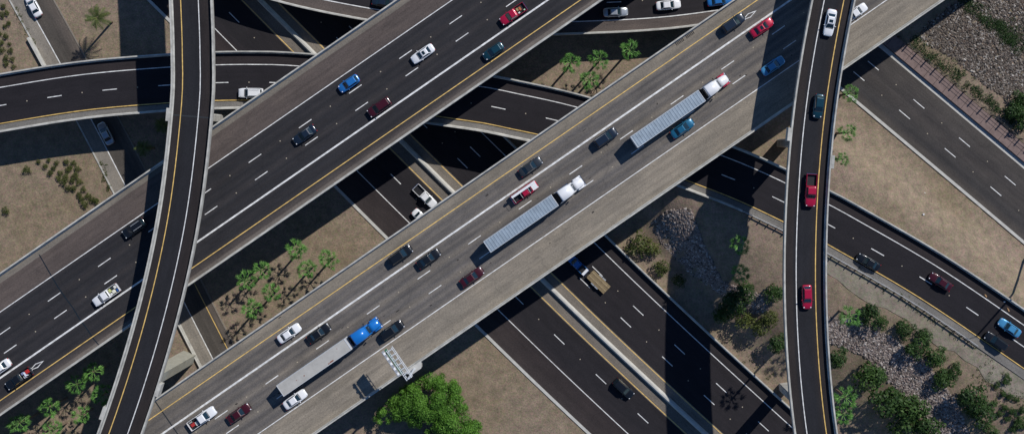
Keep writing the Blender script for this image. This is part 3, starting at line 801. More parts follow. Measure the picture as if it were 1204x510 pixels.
put('sedan', PB, 504, 304, 1, pk, 'black_sedan', 'black sedan just right of the thick white line in the centre left', 'car', GB)
put('sedan', PB, 555, 325.5, 1, pmr, 'maroon_sedan', 'maroon sedan beside the right edge line behind the lower white semi truck', 'car', GB)
put('suv', PB, 461, 388, 1, pk, 'black_suv', 'black SUV to the right of the blue semi truck tractor', 'car', GB)
put('sedan', PB, 340, 391.5, 1, pw, 'white_sedan', 'white sedan with plain roof beside the yellow line at lower left of the pale bridge', 'car', GB)
put('sedan', PB, 375, 391.5, 1, pk, 'black_sedan', 'black sedan on the thick white line beside the blue semi truck', 'car', GB)
put('sedan', PB, 347, 469, 1, pw, 'white_sedan', 'white sedan in the right lane beside the rear of the blue semi truck trailer', 'car', GB)
put('pickup', PB, 238, 491, 1, pw, 'white_pickup', 'white pickup with red cargo at the bottom of the pale bridge', 'pickup truck', GB, scale=1.0)
put('sedan', PB, 281, 485.5, 1, pmr, 'maroon_sedan', 'dark maroon sedan next to the white pickup at the bottom', 'car', GB)

put('sedan', PD, 976, 27, 1, pw, 'white_sedan', 'white car with black sunroof on the right flyover', 'car', GD, sunroof=True)
put('hatch', PD, 962.5, 125, 1, pt_, 'blue_hatchback', 'dark teal blue car on the right flyover', 'car', GD)
put('pickup', PD, 953.5, 224, 1, pr, 'red_pickup', 'red pickup with empty black bed on the right flyover', 'pickup truck', GD, scale=1.0)
put('hatch', PD, 949, 349, 1, pr, 'red_hatchback', 'red hatchback on the lower part of the right flyover', 'car', GD)

put('sedan', PC, 1021, 308, -1, pk, 'black_sedan', 'black sedan straddling the yellow line beside the guardrail', 'car', GF)
put('sedan', PC, 1106, 331, -1, pmr, 'maroon_sedan', 'maroon car in the right lane of the curved right ramp', 'car', GF)
put('sedan', PC, 1187, 385, -1, plb, 'pale_blue_sedan', 'pale blue sedan crossing the lamp post shadow at far right', 'car', GF)
put('suv', PC, 1171, 401, -1, pk, 'black_suv', 'black SUV at the end of the guardrail at far right', 'car', GF)
put('suv', PC, 295, 109.5, -1, pw, 'white_suv', 'white SUV half hidden by the dark left bridge near the left flyover', 'car', 'vehicles on the left ramp', rack=True)
put('sedan', PJ, 724, 14.5, 1, ps, 'silver_sedan', 'silver sedan half in shadow on the top ramp', 'car', GJ)
put('sedan', PJ, 786, 6, 1, pw, 'white_sedan', 'white sedan in the middle of the top ramp', 'car', GJ)
put('sedan', PJ, 846, 1, 1, pb, 'blue_sedan', 'blue car at the top edge beside the pale bridge parapet', 'car', GJ)
put('sedan', PJ, 452, 3, 1, pn, 'navy_sedan', 'navy car at the top edge beside the dark bridge parapet', 'car', GJ)
put('suv', PG, 733, 456, 1, pk, 'black_suv', 'black SUV alone on the lower freeway near the bottom', 'car', GG)
put('pickup', PG, 500, 231, 1, pw, 'white_pickup', 'white pickup with open black bed on the lower freeway between the two bridges', 'pickup truck', GG, scale=.95)
put('sedan', PG, 496.5, 257.5, 1, pw, 'white_sedan', 'white car half hidden behind the parapet next to the white pickup', 'car', GG)
put('sedan', PK, 39, 7, -1, pw, 'white_sedan', 'white sedan on the slip road in the upper left corner', 'car', GK)
put('sedan', PK, 124, 157, -1, ps, 'silver_sedan', 'silver sedan in the ramp shadow on the slip road', 'car', GK)
bt = put('pickup', PG, 678.5, 310.5, -1, pb, 'blue_pickup', 'blue pickup with a white tool box towing a plank trailer', 'pickup truck', GG, scale=.86)
mb = MB(); mb.box(-2.95, -2.25, -.9, .9, 1.06, 1.42, top=.04); mb.build('tool_box', pw, bt)

# loose loads in the pickup beds
def load(parent, items, label, zb=.6):
    r = empty('cargo_load', parent.matrix_basis @ Vector((-1.85, 0, zb)), parent.rotation_euler.z)
    r.scale = parent.scale
    props(r, label, 'cargo')
    for i, (nm, x0, x1, y0, y1, h, c) in enumerate(items):
        mb = MB(); mb.box(x0, x1, y0, y1, 0, h, top=.05)
        mb.build(nm, mat('cargo_%s_%.2f_%.2f' % (nm, c[0], c[2]), c, .7), r)
bpy.context.view_layer.update()
load(wp, [('bag', -.9, -.4, -.7, .0, .5, (.7, .7, .66)), ('crate', -.95, -.5, .1, .75, .4, (.02, .09, .3)), ('bag', -.3, .3, -.1, .7, .6, (.75, .74, .62)), ('bag', .35, .85, -.7, .1, .55, (.55, .58, .25)), ('crate', -.3, .25, -.75, -.2, .45, (.03, .04, .05)), ('bag', .4, .9, .2, .75, .5, (.8, .8, .78))], 'white and blue bags and crates in the white pickup bed')
load(bp_, [('crate', -.95, -.2, -.6, .2, .75, (.45, .02, .02)), ('bag', -.15, .3, -.5, .5, .7, (.7, .72, .8)), ('bag', .35, .8, -.7, -.1, .5, (.2, .24, .4)), ('crate', .3, .8, .1, .7, .4, (.5, .5, .52))], 'red box and white bundles in the black pickup bed')
load(rp_, [('crate', -.2, .3, -.5, .3, .4, (.45, .12, .05)), ('bag', .4, .85, .3, .7, .45, (.7, .7, .66)), ('bag', -.8, -.4, .4, .75, .4, (.45, .6, .45)), ('crate', .35, .85, -.6, .1, .35, (.35, .28, .12))], 'small mixed boxes in the red pickup bed at the top')
load([o for o in bpy.data.objects if o.get('label', '').startswith('white pickup with red cargo')][0], [('crate', -.7, .1, -.4, .3, .4, (.4, .03, .03)), ('bag', .2, .8, -.7, .2, .4, (.5, .5, .48)), ('bag', -.8, -.2, .4, .75, .3, (.3, .3, .3))], 'red box and grey bags in the white pickup bed at the bottom')
# rack and long white box on the red and white pickup
mb = MB()
for x in (-2.6, -.9, .9, 2.0):
    mb.bar((x, -.85, 1.0), (x, -.85, 2.05), .03); mb.bar((x, .85, 1.0), (x, .85, 2.05), .03); mb.bar((x, -.85, 2.05), (x, .85, 2.05), .03)
mb.build('ladder_rack', STEEL, wr9)
mb = MB(); mb.box(-2.75, 2.2, .28, .80, 2.08, 2.36, top=.04); mb.build('pipe_box', pw, wr9)

# plank trailer behind the blue pickup
c0 = at(703.5, 331, 0.9); hd = heading_on(PG, c0, -1); c0.z = .012
tr = empty('plank_trailer', c0, hd); props(tr, 'flat trailer with brown timber planks towed by the blue pickup', 'trailer', GG)
PLANK = [mat('plank_%d' % i, c, .9, var=.25, scale=3) for i, c in enumerate([(.24, .18, .10), (.30, .23, .13), (.19, .14, .08)])]
for i in range(7):
    mb = MB(); y = -1.12 + i * .32; mb.box(-2.6, 2.4 + (i % 3) * .06, y + .012, y + .308, .80, .86 + (i % 2) * .012); mb.build('plank', PLANK[i % 3], tr)
mb = MB(); mb.box(-2.6, 2.4, -1.1, -1.0, .6, .795); mb.box(-2.6, 2.4, 1.0, 1.1, .6, .795); mb.box(-2.55, -2.45, -1, 1, .6, .79); mb.box(2.3, 2.4, -1, 1, .6, .79)
mb.bar((2.35, .8, .65), (4.0, 0, .6), .06); mb.bar((2.35, -.8, .65), (4.0, 0, .6), .06); mb.build('frame', BLACKP, tr)
for x in (-.55, .45):
    for y in (1.25, -1.25): wheel(.36, .23, tr, (x, y, .36))
for y in (1.25, -1.25):
    mb = MB(); mb.box(-1.0, -.06, y - .15, y + .15, .76, .82, top=.03); mb.box(.02, .92, y - .15, y + .15, .76, .82, top=.03); mb.build('mudguard', STEEL, tr)

# ---- semi trucks
def semi(px0, py0, px1, py1, cabcol, trim, roofcol, name, label, ribs=True, patches=False, sleeper_high=True):
    """(px0,py0) rear centre of the trailer roof, (px1,py1) nose of the tractor"""
    z = ZB; a = at(px0, py0, z + 4.1); f = at(px1, py1, z + 2.0)
    dv, vv = PB.project(a); p, T, Nn = PB.frame(dv); hd = math.atan2(T.y, T.x)
    r = empty(name, (a.x, a.y, z + 0.012), hd); props(r, label, 'semi truck', GB)
    LT = 16.1; total = (f - a).dot(T)
    # trailer: x from 0 to LT
    mb = MB(); mb.box(0, LT, -1.3, 1.3, 1.15, 4.02, top=.01); tb = mb.build('trailer_box', TRAIL_SIDE, r)
    mb = MB(); mb.box(.03, LT - .03, -1.27, 1.27, 4.0, 4.05, top=.02); mb.build('trailer_roof', roofcol, tb)
    if ribs:
        x = .5
        while x < LT - .3:
            obj('roof_bow', boxmesh(('bow', roofcol.name), 'roof_bow', (-.09, .09, -1.2, 1.2, 4.04, 4.10), roofcol, .03), tb, loc=(x, 0, 0)); x += .62
    mb = MB(); mb.box(LT - .14, LT - .02, -1.29, 1.29, 4.0, 4.10); mb.box(.02, .12, -1.29, 1.29, 4.0, 4.09); mb.box(.12, LT - .14, 1.22, 1.29, 4.0, 4.08); mb.box(.12, LT - .14, -1.29, -1.22, 4.0, 4.08); mb.build('roof_rail', ALU, tb)
    if patches:
        for (x, y, sx, sy) in ((11.6, -.95, .8, .22), (10.9, -1.0, .35, .16), (5.6, -.2, .22, .2), (13.8, .5, .15, .12), (3.9, -.1, .15, .12)):
            mb = MB(); mb.box(x - sx / 2, x + sx / 2, y - sy / 2, y + sy / 2, 4.05, 4.066); mb.build('rust_patch', RUST, tb)
    mb = MB(); mb.box(.2, LT - 3, -.5, .5, .95, 1.15); mb.build('chassis', BLACKP, r)
    for x in (1.3, 2.6):
        for y in (1.0, -1.0): wheel(.5, .5, r, (x, y, .5))
    mb = MB(); mb.bar((.1, -1.2, .5), (.1, 1.2, .5), .06); mb.build('rear_bumper', STEEL, r)
    # tractor
    n = total; cb = LT + 1.15     # back of sleeper
    fr = n                        # nose
    ce = fr - 2.15                # base of windscreen
    mb = MB(); mb.box(LT - 2.3, fr - .5, -.45, .45, .75, 1.0); mb.build('frame_rail', BLACKP, r)
    mb = MB(); mb.box(LT - 1.6, LT - .4, -.5, .5, 1.0, 1.12); mb.box(LT + .1, cb - .1, -1.1, 1.1, .98, 1.06); mb.build('deck_plate', BLACKP, r)
    mb = MB()
    def ring(x, w, z0, z1, k=.86): return [(x, w, z0), (x, w, z0 + (z1 - z0) * .7), (x, w * k, z1), (x, -w * k, z1), (x, -w, z0 + (z1 - z0) * .7), (x, -w, z0)]
    top = 3.95
    mb.loft([ring(cb, 1.17, .9, top - .05, .93), ring(cb + .25, 1.2, .9, top, .93), ring(cb + (ce - cb) * .45, 1.18, .9, top - .04, .9), ring(cb + (ce - cb) * .6, 1.16, .9, top - .16, .88), ring(cb + (ce - cb) * .7, 1.13, .9, top - .36, .86), ring(ce - .8, 1.09, .9, top - .68, .84), ring(ce - .45, 1.06, .9, 2.95, .82), ring(ce, 1.02, .9, 2.0, .82)])
    mb.build('cab', cabcol, r, smooth=True)
    wsq = [(ce - .02, -.80, 2.02), (ce - .02, .80, 2.02), (ce - .46, .80, 2.92), (ce - .46, -.80, 2.92)]
    obj('windshield', quadpanel('windshield', [Vector(p) + Vector((.06, 0, .03)) for p in wsq], GLASS, inset=.05), r)
    mb = MB(); mb.box(ce - .62, ce - .36, -.86, .86, 2.99, 3.06, top=.02); mb.build('sun_visor', cabcol, r)
    for y, s in ((1.135, 1), (-1.135, -1)):
        mb = MB(); mb.box(ce - 1.45, ce - .55, y - .02, y + .02, 1.95, 2.65); mb.build('side_window', GLASS, r)
    mb = MB(); mb.loft([ring(ce - .05, .98, .9, 2.05, .8), ring(ce + .7, .93, .85, 1.95, .78), ring(ce + 1.5, .86, .8, 1.78, .76), ring(fr - .3, .80, .8, 1.66, .7), ring(fr - .1, .68, .8, 1.52, .66), ring(fr, .5, .85, 1.36, .6)])
    mb.build('bonnet', cabcol, r, smooth=True)
    mb = MB(); mb.box(fr - .02, fr + .06, -.45, .45, .85, 1.4, top=.01); mb.build('grille', CHROME, r)
    for y in (1, -1):
        mb = MB(); yy = y * 1.0
        mb.loft([[(x, yy - .24, z0), (x, yy + .24, z0), (x, yy + .2, z1), (x, yy - .2, z1)] for x, z0, z1 in ((ce + .25, .7, .95), (ce + .5, .9, 1.22), (ce + 1.25, .9, 1.28), (fr - .25, .75, 1.15), (fr, .65, .95))])
        mb.build('fender', trim, r)
        mb = MB(); mb.box(fr - .2, fr + .02, y * .95 - .16, y * .95 + .16, 1.0, 1.24, top=.03); mb.build('headlight', LAMP_W, r)
        wheel(.5, .34, r, (ce + .95, y * 1.02, .5))
        for x in (LT - 1.5, LT - .2): wheel(.5, .5, r, (x, y * .98, .5))
        mb = MB(); mb.bar((cb + .3, y * 1.02, .75), (ce - .7, y * 1.02, .75), .3, n=10); mb.build('fuel_tank', CHROME, r)
        mb = MB(); mb.box(ce - .62, ce - .48, y * 1.42 - .13, y * 1.42 + .13, 1.9, 2.6, top=.02); mb.bar((ce - .55, y * 1.05, 2.5), (ce - .55, y * 1.42, 2.5), .025); mb.build('mirror', BLACKP, r)
        mb = MB(); mb.bar((cb - .2, y * 1.0, 1.0), (cb - .2, y * 1.0, 3.9), .08, n=8); mb.build('exhaust_stack', CHROME, r)
        mb = MB(); mb.add([(cb - .62, y * 1.2, 1.1), (cb + .02, y * 1.2, 1.1), (cb + .02, y * 1.2, top - .15), (cb - .62, y * 1.2, top - .5), (cb - .62, y * 1.16, 1.1), (cb + .02, y * 1.16, 1.1), (cb + .02, y * 1.16, top - .15), (cb - .62, y * 1.16, top - .5)],
                          [(0, 1, 2, 3), (7, 6, 5, 4), (0, 4, 5, 1), (1, 5, 6, 2), (2, 6, 7, 3), (3, 7, 4, 0)]); mb.build('side_fairing', cabcol, r)
    mb = MB(); mb.box(fr - .1, fr + .16, -1.18, 1.18, .4, .75, top=.04); mb.build('bumper', CHROME, r)
    return r
TRAIL_SIDE = mat('trailer_white_sides', (.55, .56, .57), .5, var=.08, scale=.6)
ROOF1 = mat('trailer_roof_blue_grey', (.33, .40, .46), .45, metal=.25, var=.16, scale=.7)
ROOF3 = mat('trailer_roof_dusty', (.42, .41, .38), .7, var=.12, scale=.6)
RUST = mat('rust', (.22, .05, .02), .9, var=.3, scale=6)
pbt = car_paint('truck_blue', (0.01, 0.17, 0.55), 0.1)
semi(745.5, 167.5, 856, 91, pw, pr, ROOF1, 'semi_truck', 'semi truck with white cab, red fenders and grey ribbed trailer, uppermost of three')
semi(572.5, 290.5, 684.5, 211, pw, pw, ROOF1, 'semi_truck', 'all white cab semi truck with grey ribbed trailer in the picture centre')
semi(329, 459.5, 444, 377, pbt, pbt, ROOF3, 'semi_truck', 'semi truck with bright blue cab and dusty white trailer', ribs=False, patches=True)

# ------------------------------------------------------------------ overhead sign on the pale bridge parapet
base = at(487, 433.5, ZB + .9); sb, vb = PB.project(base)
p, T, Nn = PB.frame(sb)
g = empty('sign_gantry', PB.pt(sb, -WB - .35, 0), math.atan2(T.y, T.x))
props(g, 'grey steel cantilever sign gantry on the pale bridge parapet above the big tree', 'sign')
mb = MB(); mb.loft([[(-2.0, .45, z), (2.0, .45, z), (1.2, -.75, z), (-1.2, -.75, z)] for z in (-1.2, .98)]); mb.build('pedestal', CONC_L, g)
HG = 8.6
mb = MB(); mb.bar((0, -.1, .9), (0, -.1, HG + 1.4), .26, n=10, r2=.2); mb.build('post', ALU, g)
AL = 6.6
for x in (-.55, .55):
    for z in (HG - .1, HG + 1.3):
        mb = MB(); mb.bar((x, -.35, z), (x, AL, z), .065); mb.build('truss_chord', ALU, g)
mb = MB(); k = 0
for i in range(7):
    y = -.2 + i * (AL / 6.2)
    for z in (HG - .1, HG + 1.3): mb.bar((-.55, y, z), (.55, y, z), .06)
    for x in (-.55, .55):
        mb.bar((x, y, HG - .1), (x, y, HG + 1.3), .05)
        if i < 6: mb.bar((x, y, HG - .1 if i % 2 else HG + 1.3), (x, y + AL / 6.2, HG + 1.3 if i % 2 else HG - .1), .04)
mb.build('truss_web', ALU, g)
GREEN = mat('sign_green', (0.01, 0.14, 0.07), .5)
mb = MB(); mb.box(-.86, -.78, 1.2, AL + .2, HG - 1.0, HG + .95); mb.build('sign_panel', GREEN, g)
mb = MB()
for y in (1.8, 3.2, 4.6, 6.0): mb.box(-.77, -.62, y - .05, y + .05, HG - .95, HG + .9)
mb.build('panel_stiffener', ALU, g)
mb = MB(); mb.box(-1.5, -.95, 1.2, AL + .3, HG + 1.18, HG + 1.24)
for y in (1.4, 3.0, 4.6, 6.4): mb.box(-1.55, -.5, y - .05, y + .05, HG + 1.1, HG + 1.17)
mb.build('walkway', STEEL, g)
for i in range(5):
    mb = MB(); y = 1.7 + i * 1.15; mb.box(-1.42, -1.02, y - .3, y + .3, HG + 1.24, HG + 1.6, top=.08); mb.build('sign_lamp', pw, g)

# light pole whose shadow crosses the right ramp (pole itself stands past the right edge)
q = at(1231, 301, ZC); q.z = terrain(q.x, q.y)
lp = empty('lamp_post', q); props(lp, 'tall lamp post past the right edge whose long shadow crosses the right ramp', 'lamp post')
mb = MB(); mb.bar((0, 0, -.3), (0, 0, 28.0), .30, n=8, r2=.17); mb.build('pole', STEEL, lp)
mb = MB(); mb.bar((0, 0, 27.9), (-1.9, -.4, 28.4), .07); mb.build('arm', STEEL, lp)
mb = MB(); mb.box(-2.6, -1.85, -.65, -.2, 28.3, 28.5, top=.06); mb.build('lamp_head', STEEL, lp)

# litter on the ramp shoulder and two white marker stones in the dirt wedge
def scrap(w, L_, W_, rz, c, label, cat, name):
    R = random.Random(int(w.x * 7)); mb = MB()
    ring = [(math.cos(t) * L_ * R.uniform(.7, 1.1), math.sin(t) * W_ * R.uniform(.7, 1.1)) for t in [k * math.pi / 4 for k in range(8)]]
    mb.loft([[(x, y, -.02) for x, y in ring], [(x * .8, y * .8, .1) for x, y in ring]])
    props(mb.build(name, mat('scrap_' + name, c, .85, var=.3, scale=5), None, loc=w, rot=(0, 0, rz)), label, cat)
def lay(px, py): return at(px, py, ZC) + Vector((0, 0, .03))
scrap(lay(1159, 347.5), .5, .22, -.9, (.42, .25, .12), 'tan torn scrap on the shoulder of the right ramp, upper of two', 'litter', 'cardboard_scrap')
scrap(lay(1185.5, 364), .6, .2, -1.1, (.42, .25, .12), 'tan torn scrap on the shoulder of the right ramp, lower of two', 'litter', 'cardboard_scrap')
scrap(lay(1181, 354.5), .25, .22, 0, (.6, .6, .58), 'small white scrap beside the upper barrier of the right ramp', 'litter', 'paper_scrap')
scrap(on_ground(1087, 227.5), .3, .28, 0, (.7, .7, .68), 'white marker stone in the dirt wedge, upper of two', 'stone', 'marker_stone')
scrap(on_ground(1086, 252), .26, .26, 0, (.7, .7, .68), 'white marker stone in the dirt wedge, lower of two', 'stone', 'marker_stone')

# ------------------------------------------------------------------ vegetation
def leaf_mat(name, cols, trans=0.25):
    m = bpy.data.materials.new(name); m.use_nodes = True
    N, L = nt(m); b = N['Principled BSDF']
    at_ = N.new('ShaderNodeAttribute'); at_.attribute_name = 'rnd'
    c = ramp(N, L, at_.outputs['Fac'], [(i / (len(cols) - 1), k) for i, k in enumerate(cols)])
    oi = N.new('ShaderNodeObjectInfo')
    c = mixrgb(N, L, c, ramp(N, L, oi.outputs['Random'], [(0, (.78, .8, .8)), (1, (1.25, 1.18, 1.1))]), 1.0, 'MULTIPLY')
    L.new(c, b.inputs['Base Color']); b.inputs['Roughness'].default_value = .6; b.inputs['Specular IOR Level'].default_value = .3
    tr = N.new('ShaderNodeBsdfTranslucent'); L.new(c, tr.inputs['Color'])
    mx = N.new('ShaderNodeMixShader'); mx.inputs[0].default_value = trans
    L.new(b.outputs[0], mx.inputs[1]); L.new(tr.outputs[0], mx.inputs[2]); L.new(mx.outputs[0], N['Material Output'].inputs['Surface'])
    return m
LEAF_TREE = leaf_mat('bright_tree_leaves', [(.035, .095, .012), (.08, .205, .025), (.16, .34, .055)])
LEAF_BUSH = leaf_mat('dark_bush_leaves', [(.018, .045, .012), (.036, .082, .018), (.068, .13, .03)])
LEAF_DRY = leaf_mat('olive_shrub_leaves', [(.04, .058, .014), (.075, .10, .024), (.125, .145, .04)])
LEAF_PALM = leaf_mat('palm_frond_green', [(.03, .10, .018), (.085, .24, .045), (.26, .48, .14)], .16)
LEAF_DATE = leaf_mat('date_palm_frond', [(.06, .10, .03), (.11, .16, .045), (.22, .24, .08)], .3)
BARK = mat('bark', (.13, .095, .065), .95, var=.3, scale=4)
PTRUNK = mat('palm_trunk', (.17, .125, .09), .95, var=.3, scale=5)

def leaves_mesh(name, lobes, per, size, m, rng, lo=-0.35, kr=(.72, 1.1)):
    vs = []; fs = []; rn = []
    for (cx, cy, cz, rx, rz) in lobes:
        lb = rng.uniform(-.15, .15)
        n = int(per * rx * rx)
        for _ in range(n):
            t = rng.uniform(0, 2 * math.pi); c = rng.uniform(lo, 1); s = math.sqrt(max(0, 1 - c * c))
            k = rng.uniform(*kr)
            nrm = Vector((s * math.cos(t), s * math.sin(t), c))
            p = Vector((cx + nrm.x * rx * k, cy + nrm.y * rx * k, cz + nrm.z * rz * k))
            nn = (nrm + Vector((rng.uniform(-.8, .8), rng.uniform(-.8, .8), rng.uniform(-.3, .8)))).normalized()
            u = nn.orthogonal().normalized(); u.rotate(Matrix.Rotation(rng.uniform(0, 6.28), 3, nn)); w = nn.cross(u)
            a = size * rng.uniform(.6, 1.3); b2 = a * .55
            i0 = len(vs)
            vs += [p - u * a, p + w * b2, p + u * a, p - w * b2]
            fs.append((i0, i0 + 1, i0 + 2, i0 + 3)); rn.append(min(1, max(0, .5 + lb + rng.gauss(0, .22))))
    me = mesh(name, vs, fs, m)
    at2 = me.attributes.new('rnd', 'FLOAT', 'FACE'); at2.data.foreach_set('value', rn)
    return me
def limb_mesh(rng, h, spread, n=5, r=.12):
    mb = MB(); mb.bar((0, 0, -.3), (0, 0, h * .35), r, n=7, r2=r * .75)
    for i in range(n):
        t = 2 * math.pi * i / n + rng.uniform(-.4, .4); q = (math.cos(t) * spread * .45, math.sin(t) * spread * .45, h * .6)
        mb.bar((0, 0, h * .3), q, r * .6, n=5, r2=r * .35)
        mb.bar(q, (math.cos(t) * spread * .8, math.sin(t) * spread * .8, h * .8), r * .35, n=5, r2=r * .12)
    return mb.mesh('trunk', BARK)

# three bush shapes of each leaf kind, unit footprint radius about 1
BUSH = {}
for kind, m in (('dark', LEAF_BUSH), ('olive', LEAF_DRY)):
    for k in range(4):
        rng = random.Random(40 + k + (10 if kind == 'olive' else 0)); lobes = [(0, 0, .75, .55, .5)]
        for i in range(9 if kind == 'dark' else 12):
            t = rng.uniform(0, 6.28); rr = rng.uniform(.35, .95); s = rng.uniform(.24, .46) if kind == 'dark' else rng.uniform(.16, .34)
            lobes.append((math.cos(t) * rr * .8, math.sin(t) * rr * .8, rng.uniform(.35, .95), s, s * .9))
        BUSH[(kind, k)] = (leaves_mesh('crown', lobes, 700 if kind == 'dark' else 520, .085, m, rng, -.2), limb_mesh(rng, 1.0, .8, 5, .06))
def bush(px, py, r, kind, k, name, label, cat, group, hz=.85, rz=None):
    q = on_ground(px, py); e = empty(name, (q.x, q.y, q.z), random.uniform(0, 6.28) if rz is None else rz); props(e, label, cat, group)
    e.scale = (r, r * random.uniform(.85, 1.1), r * hz)
    cr_, tk = BUSH[(kind, k % 4)]
    obj('crown', cr_, e); obj('trunk', tk, e)
    return e

# big bright tree below the sign
rng = random.Random(5)
poly = [(434, 497), (453, 474), (478, 454), (505, 437), (531, 445), (546, 468), (561, 490), (569, 525), (560, 560), (530, 570), (508, 540), (500, 506), (470, 495)]
def inside(x, y, P):
    c = False; j = len(P) - 1
    for i in range(len(P)):
        if (P[i][1] > y) != (P[j][1] > y) and x < (P[j][0] - P[i][0]) * (y - P[i][1]) / (P[j][1] - P[i][1]) + P[i][0]: c = not c
        j = i
    return c
def edge_dist(x, y, P):
    best = 1e9
    for i in range(len(P)):
        a = Vector(P[i - 1]); b = Vector(P[i]); q = Vector((x, y)); t = max(0, min(1, (q - a).dot(b - a) / (b - a).length_squared)); best = min(best, (q - a - (b - a) * t).length)
    return best
q0 = at(512, 492, 0); lobes = []; lim = []
tries = 0
while len(lobes) < 190 and tries < 4000:
    tries += 1; x = rng.uniform(430, 572); y = rng.uniform(436, 572)
    if not inside(x, y, poly): continue
    ed = edge_dist(x, y, poly); r = rng.uniform(.55, 1.6)
    if ed < r * 3.2: r = max(.7, ed / 3.4)
    z = 2.6 + 4.4 * min(1, ed / 34) ** .7 + rng.uniform(-.7, .7)
    w = at(x, y, z) - q0; lobes.append((w.x, w.y, z, r, r * .85))
tree = empty('broad_tree', q0); props(tree, 'big bright green spreading tree at the bottom centre beside the pale bridge', 'tree')
obj('crown', leaves_mesh('crown', lobes, 340, .17, LEAF_TREE, rng, -.5, (.5, 1.22)), tree)
mb = MB(); mb.bar((0, 0, -.4), (0, 0, 1.6), .42, n=9, r2=.34)
for i in range(26):
    l = lobes[(i * 4) % len(lobes)]; m1 = (l[0] * .4, l[1] * .4, l[2] * .55); mb.bar((0, 0, 1.4), m1, .2, n=6, r2=.12); mb.bar(m1, (l[0], l[1], l[2]), .12, n=5, r2=.03)
mb.build('trunk', BARK, tree)

# ---- palms
def fan_frond(rng, L=1.0, R=.85, droop=.35, segs=9):
    """petiole plus fan of blade segments, pointing +x"""
    vs = []; fs = []; rn = []
    def zz(x): return -droop * (x / (L + R)) ** 2 * (L + R)
    n = 4
    for i in range(n):
        x = L * i / (n - 1); w = .03
        vs += [Vector((x, -w, zz(x))), Vector((x, w, zz(x)))]
        if i: fs.append((2 * i - 2, 2 * i, 2 * i + 1, 2 * i - 1)); rn.append(.75)
    for i in range(segs):
        a0 = math.radians(-78 + 156 * i / segs); a1 = math.radians(-78 + 156 * (i + .8) / segs); am = (a0 + a1) / 2
        rr = R * (1.12 - .25 * abs(am)) * rng.uniform(.8, 1.15); i0 = len(vs); c = Vector((L - .08, 0, zz(L)))
        def P(a, r, dz): return Vector((c.x + math.cos(a) * r, math.sin(a) * r, zz(c.x + math.cos(a) * r) - .18 * abs(math.sin(a)) * r + dz))
        vs += [c, P(a0, rr * .62, .0), P(am, rr, -.05), P(a1, rr * .62, 0), P(am, rr * .55, .06)]
        fs += [(i0, i0 + 1, i0 + 4), (i0, i0 + 4, i0 + 3), (i0 + 1, i0 + 2, i0 + 4), (i0 + 4, i0 + 2, i0 + 3)]
        k = rng.uniform(.25, .85); rn += [k, k * .8, k, k * .8]
    me = mesh('frond', vs, fs, LEAF_PALM)
    at2 = me.attributes.new('rnd', 'FLOAT', 'FACE'); at2.data.foreach_set('value', rn)
    return me
def date_frond(rng, L=2.7, droop=.5):
    vs = []; fs = []; rn = []; n = 16
    def C(t): return Vector((L * t * (1 - .12 * t * t), 0, .35 * L * t - droop * L * t * t))
    for i in range(n):
        t0, t1 = i / n, (i + 1) / n; i0 = len(vs); w = .03 * (1 - t0 * .7)
        a, b = C(t0), C(t1); vs += [a + Vector((0, -w, 0)), b + Vector((0, -w, 0)), b + Vector((0, w, 0)), a + Vector((0, w, 0))]; fs.append((i0, i0 + 1, i0 + 2, i0 + 3)); rn.append(.9)
        if i > 1:
            ll = .62 * math.sin(math.pi * (t0 * .85 + .12)) + .08
            for s in (-1, 1):
                i0 = len(vs); tip = a + Vector((ll * .55, s * ll * .85, -.12)); vs += [a, a + Vector((.11, s * .02, .01)), tip]; fs.append((i0, i0 + 1, i0 + 2) if s < 0 else (i0, i0 + 2, i0 + 1)); rn.append(rng.uniform(.1, .8))
    me = mesh('frond', vs, fs, LEAF_DATE); at2 = me.attributes.new('rnd', 'FLOAT', 'FACE'); at2.data.foreach_set('value', rn)
    return me
rng = random.Random(11)
FANS = [fan_frond(rng, rng.uniform(.8, 1.15), rng.uniform(.5, .66), rng.uniform(.2, .45)) for _ in range(6)]
DATES = [date_frond(rng, rng.uniform(2.2, 2.8), rng.uniform(.4, .6)) for _ in range(4)]
def trunk_mesh(h, r=.22):
    def f():
        mb = MB(); mb.loft([[(math.cos(2 * math.pi * i / 9) * rr, math.sin(2 * math.pi * i / 9) * rr, z) for i in range(9)] for z, rr in ((-.4, r * 1.5), (.5, r * 1.15), (h * .5, r), (h - .3, r * .9), (h, r * 1.2))])
        return mb.mesh('trunk', PTRUNK, True)
    return cached(('ptrunk', h, r), f)
def palm(px, py, h, label, group, kind='fan', size=1.0, name='fan_palm'):
    """(px,py): where the crown stands in the picture, h its height"""
    gz = 0.0
    for _ in range(6):
        w = at(px, py, gz + h); gz = terrain(w.x, w.y)
    e = empty(name, (w.x, w.y, gz), 0); props(e, label, 'palm tree', group)
    obj('trunk', trunk_mesh(h), e)
    R = random.Random(int(px * 13 + py)); n = 18 if kind == 'fan' else 30
    for i in range(n):
        t = i * 2.39996 + R.uniform(-.25, .25); k = i / n          # inner fronds stand up, outer ones hang
        pit = math.radians(84 - 98 * k ** .75 + R.uniform(-14, 14)) if kind == 'fan' else math.radians(48 - 78 * k + R.uniform(-8, 8))
        ls = size * R.uniform(.85, 1.12) * (1.6 if kind == 'fan' else 1.12)
        me = (FANS if kind == 'fan' else DATES)[R.randrange(6 if kind == 'fan' else 4)]
        obj('frond', me, e, loc=(0, 0, h - .05 - .25 * k), rot=Matrix.Rotation(t, 3, 'Z').to_euler() if False else (R.uniform(-.3, .3), -pit, t), scale=(ls,) * 3)
    return e
PGL = 'fan palms in the strip at lower left'; PGM = 'fan palms between the two broad bridges'; PGT = 'fan palms in the top triangle'; PGR = 'fan palms beside the right flyover'; PGS = 'fan palms below the right ramp'
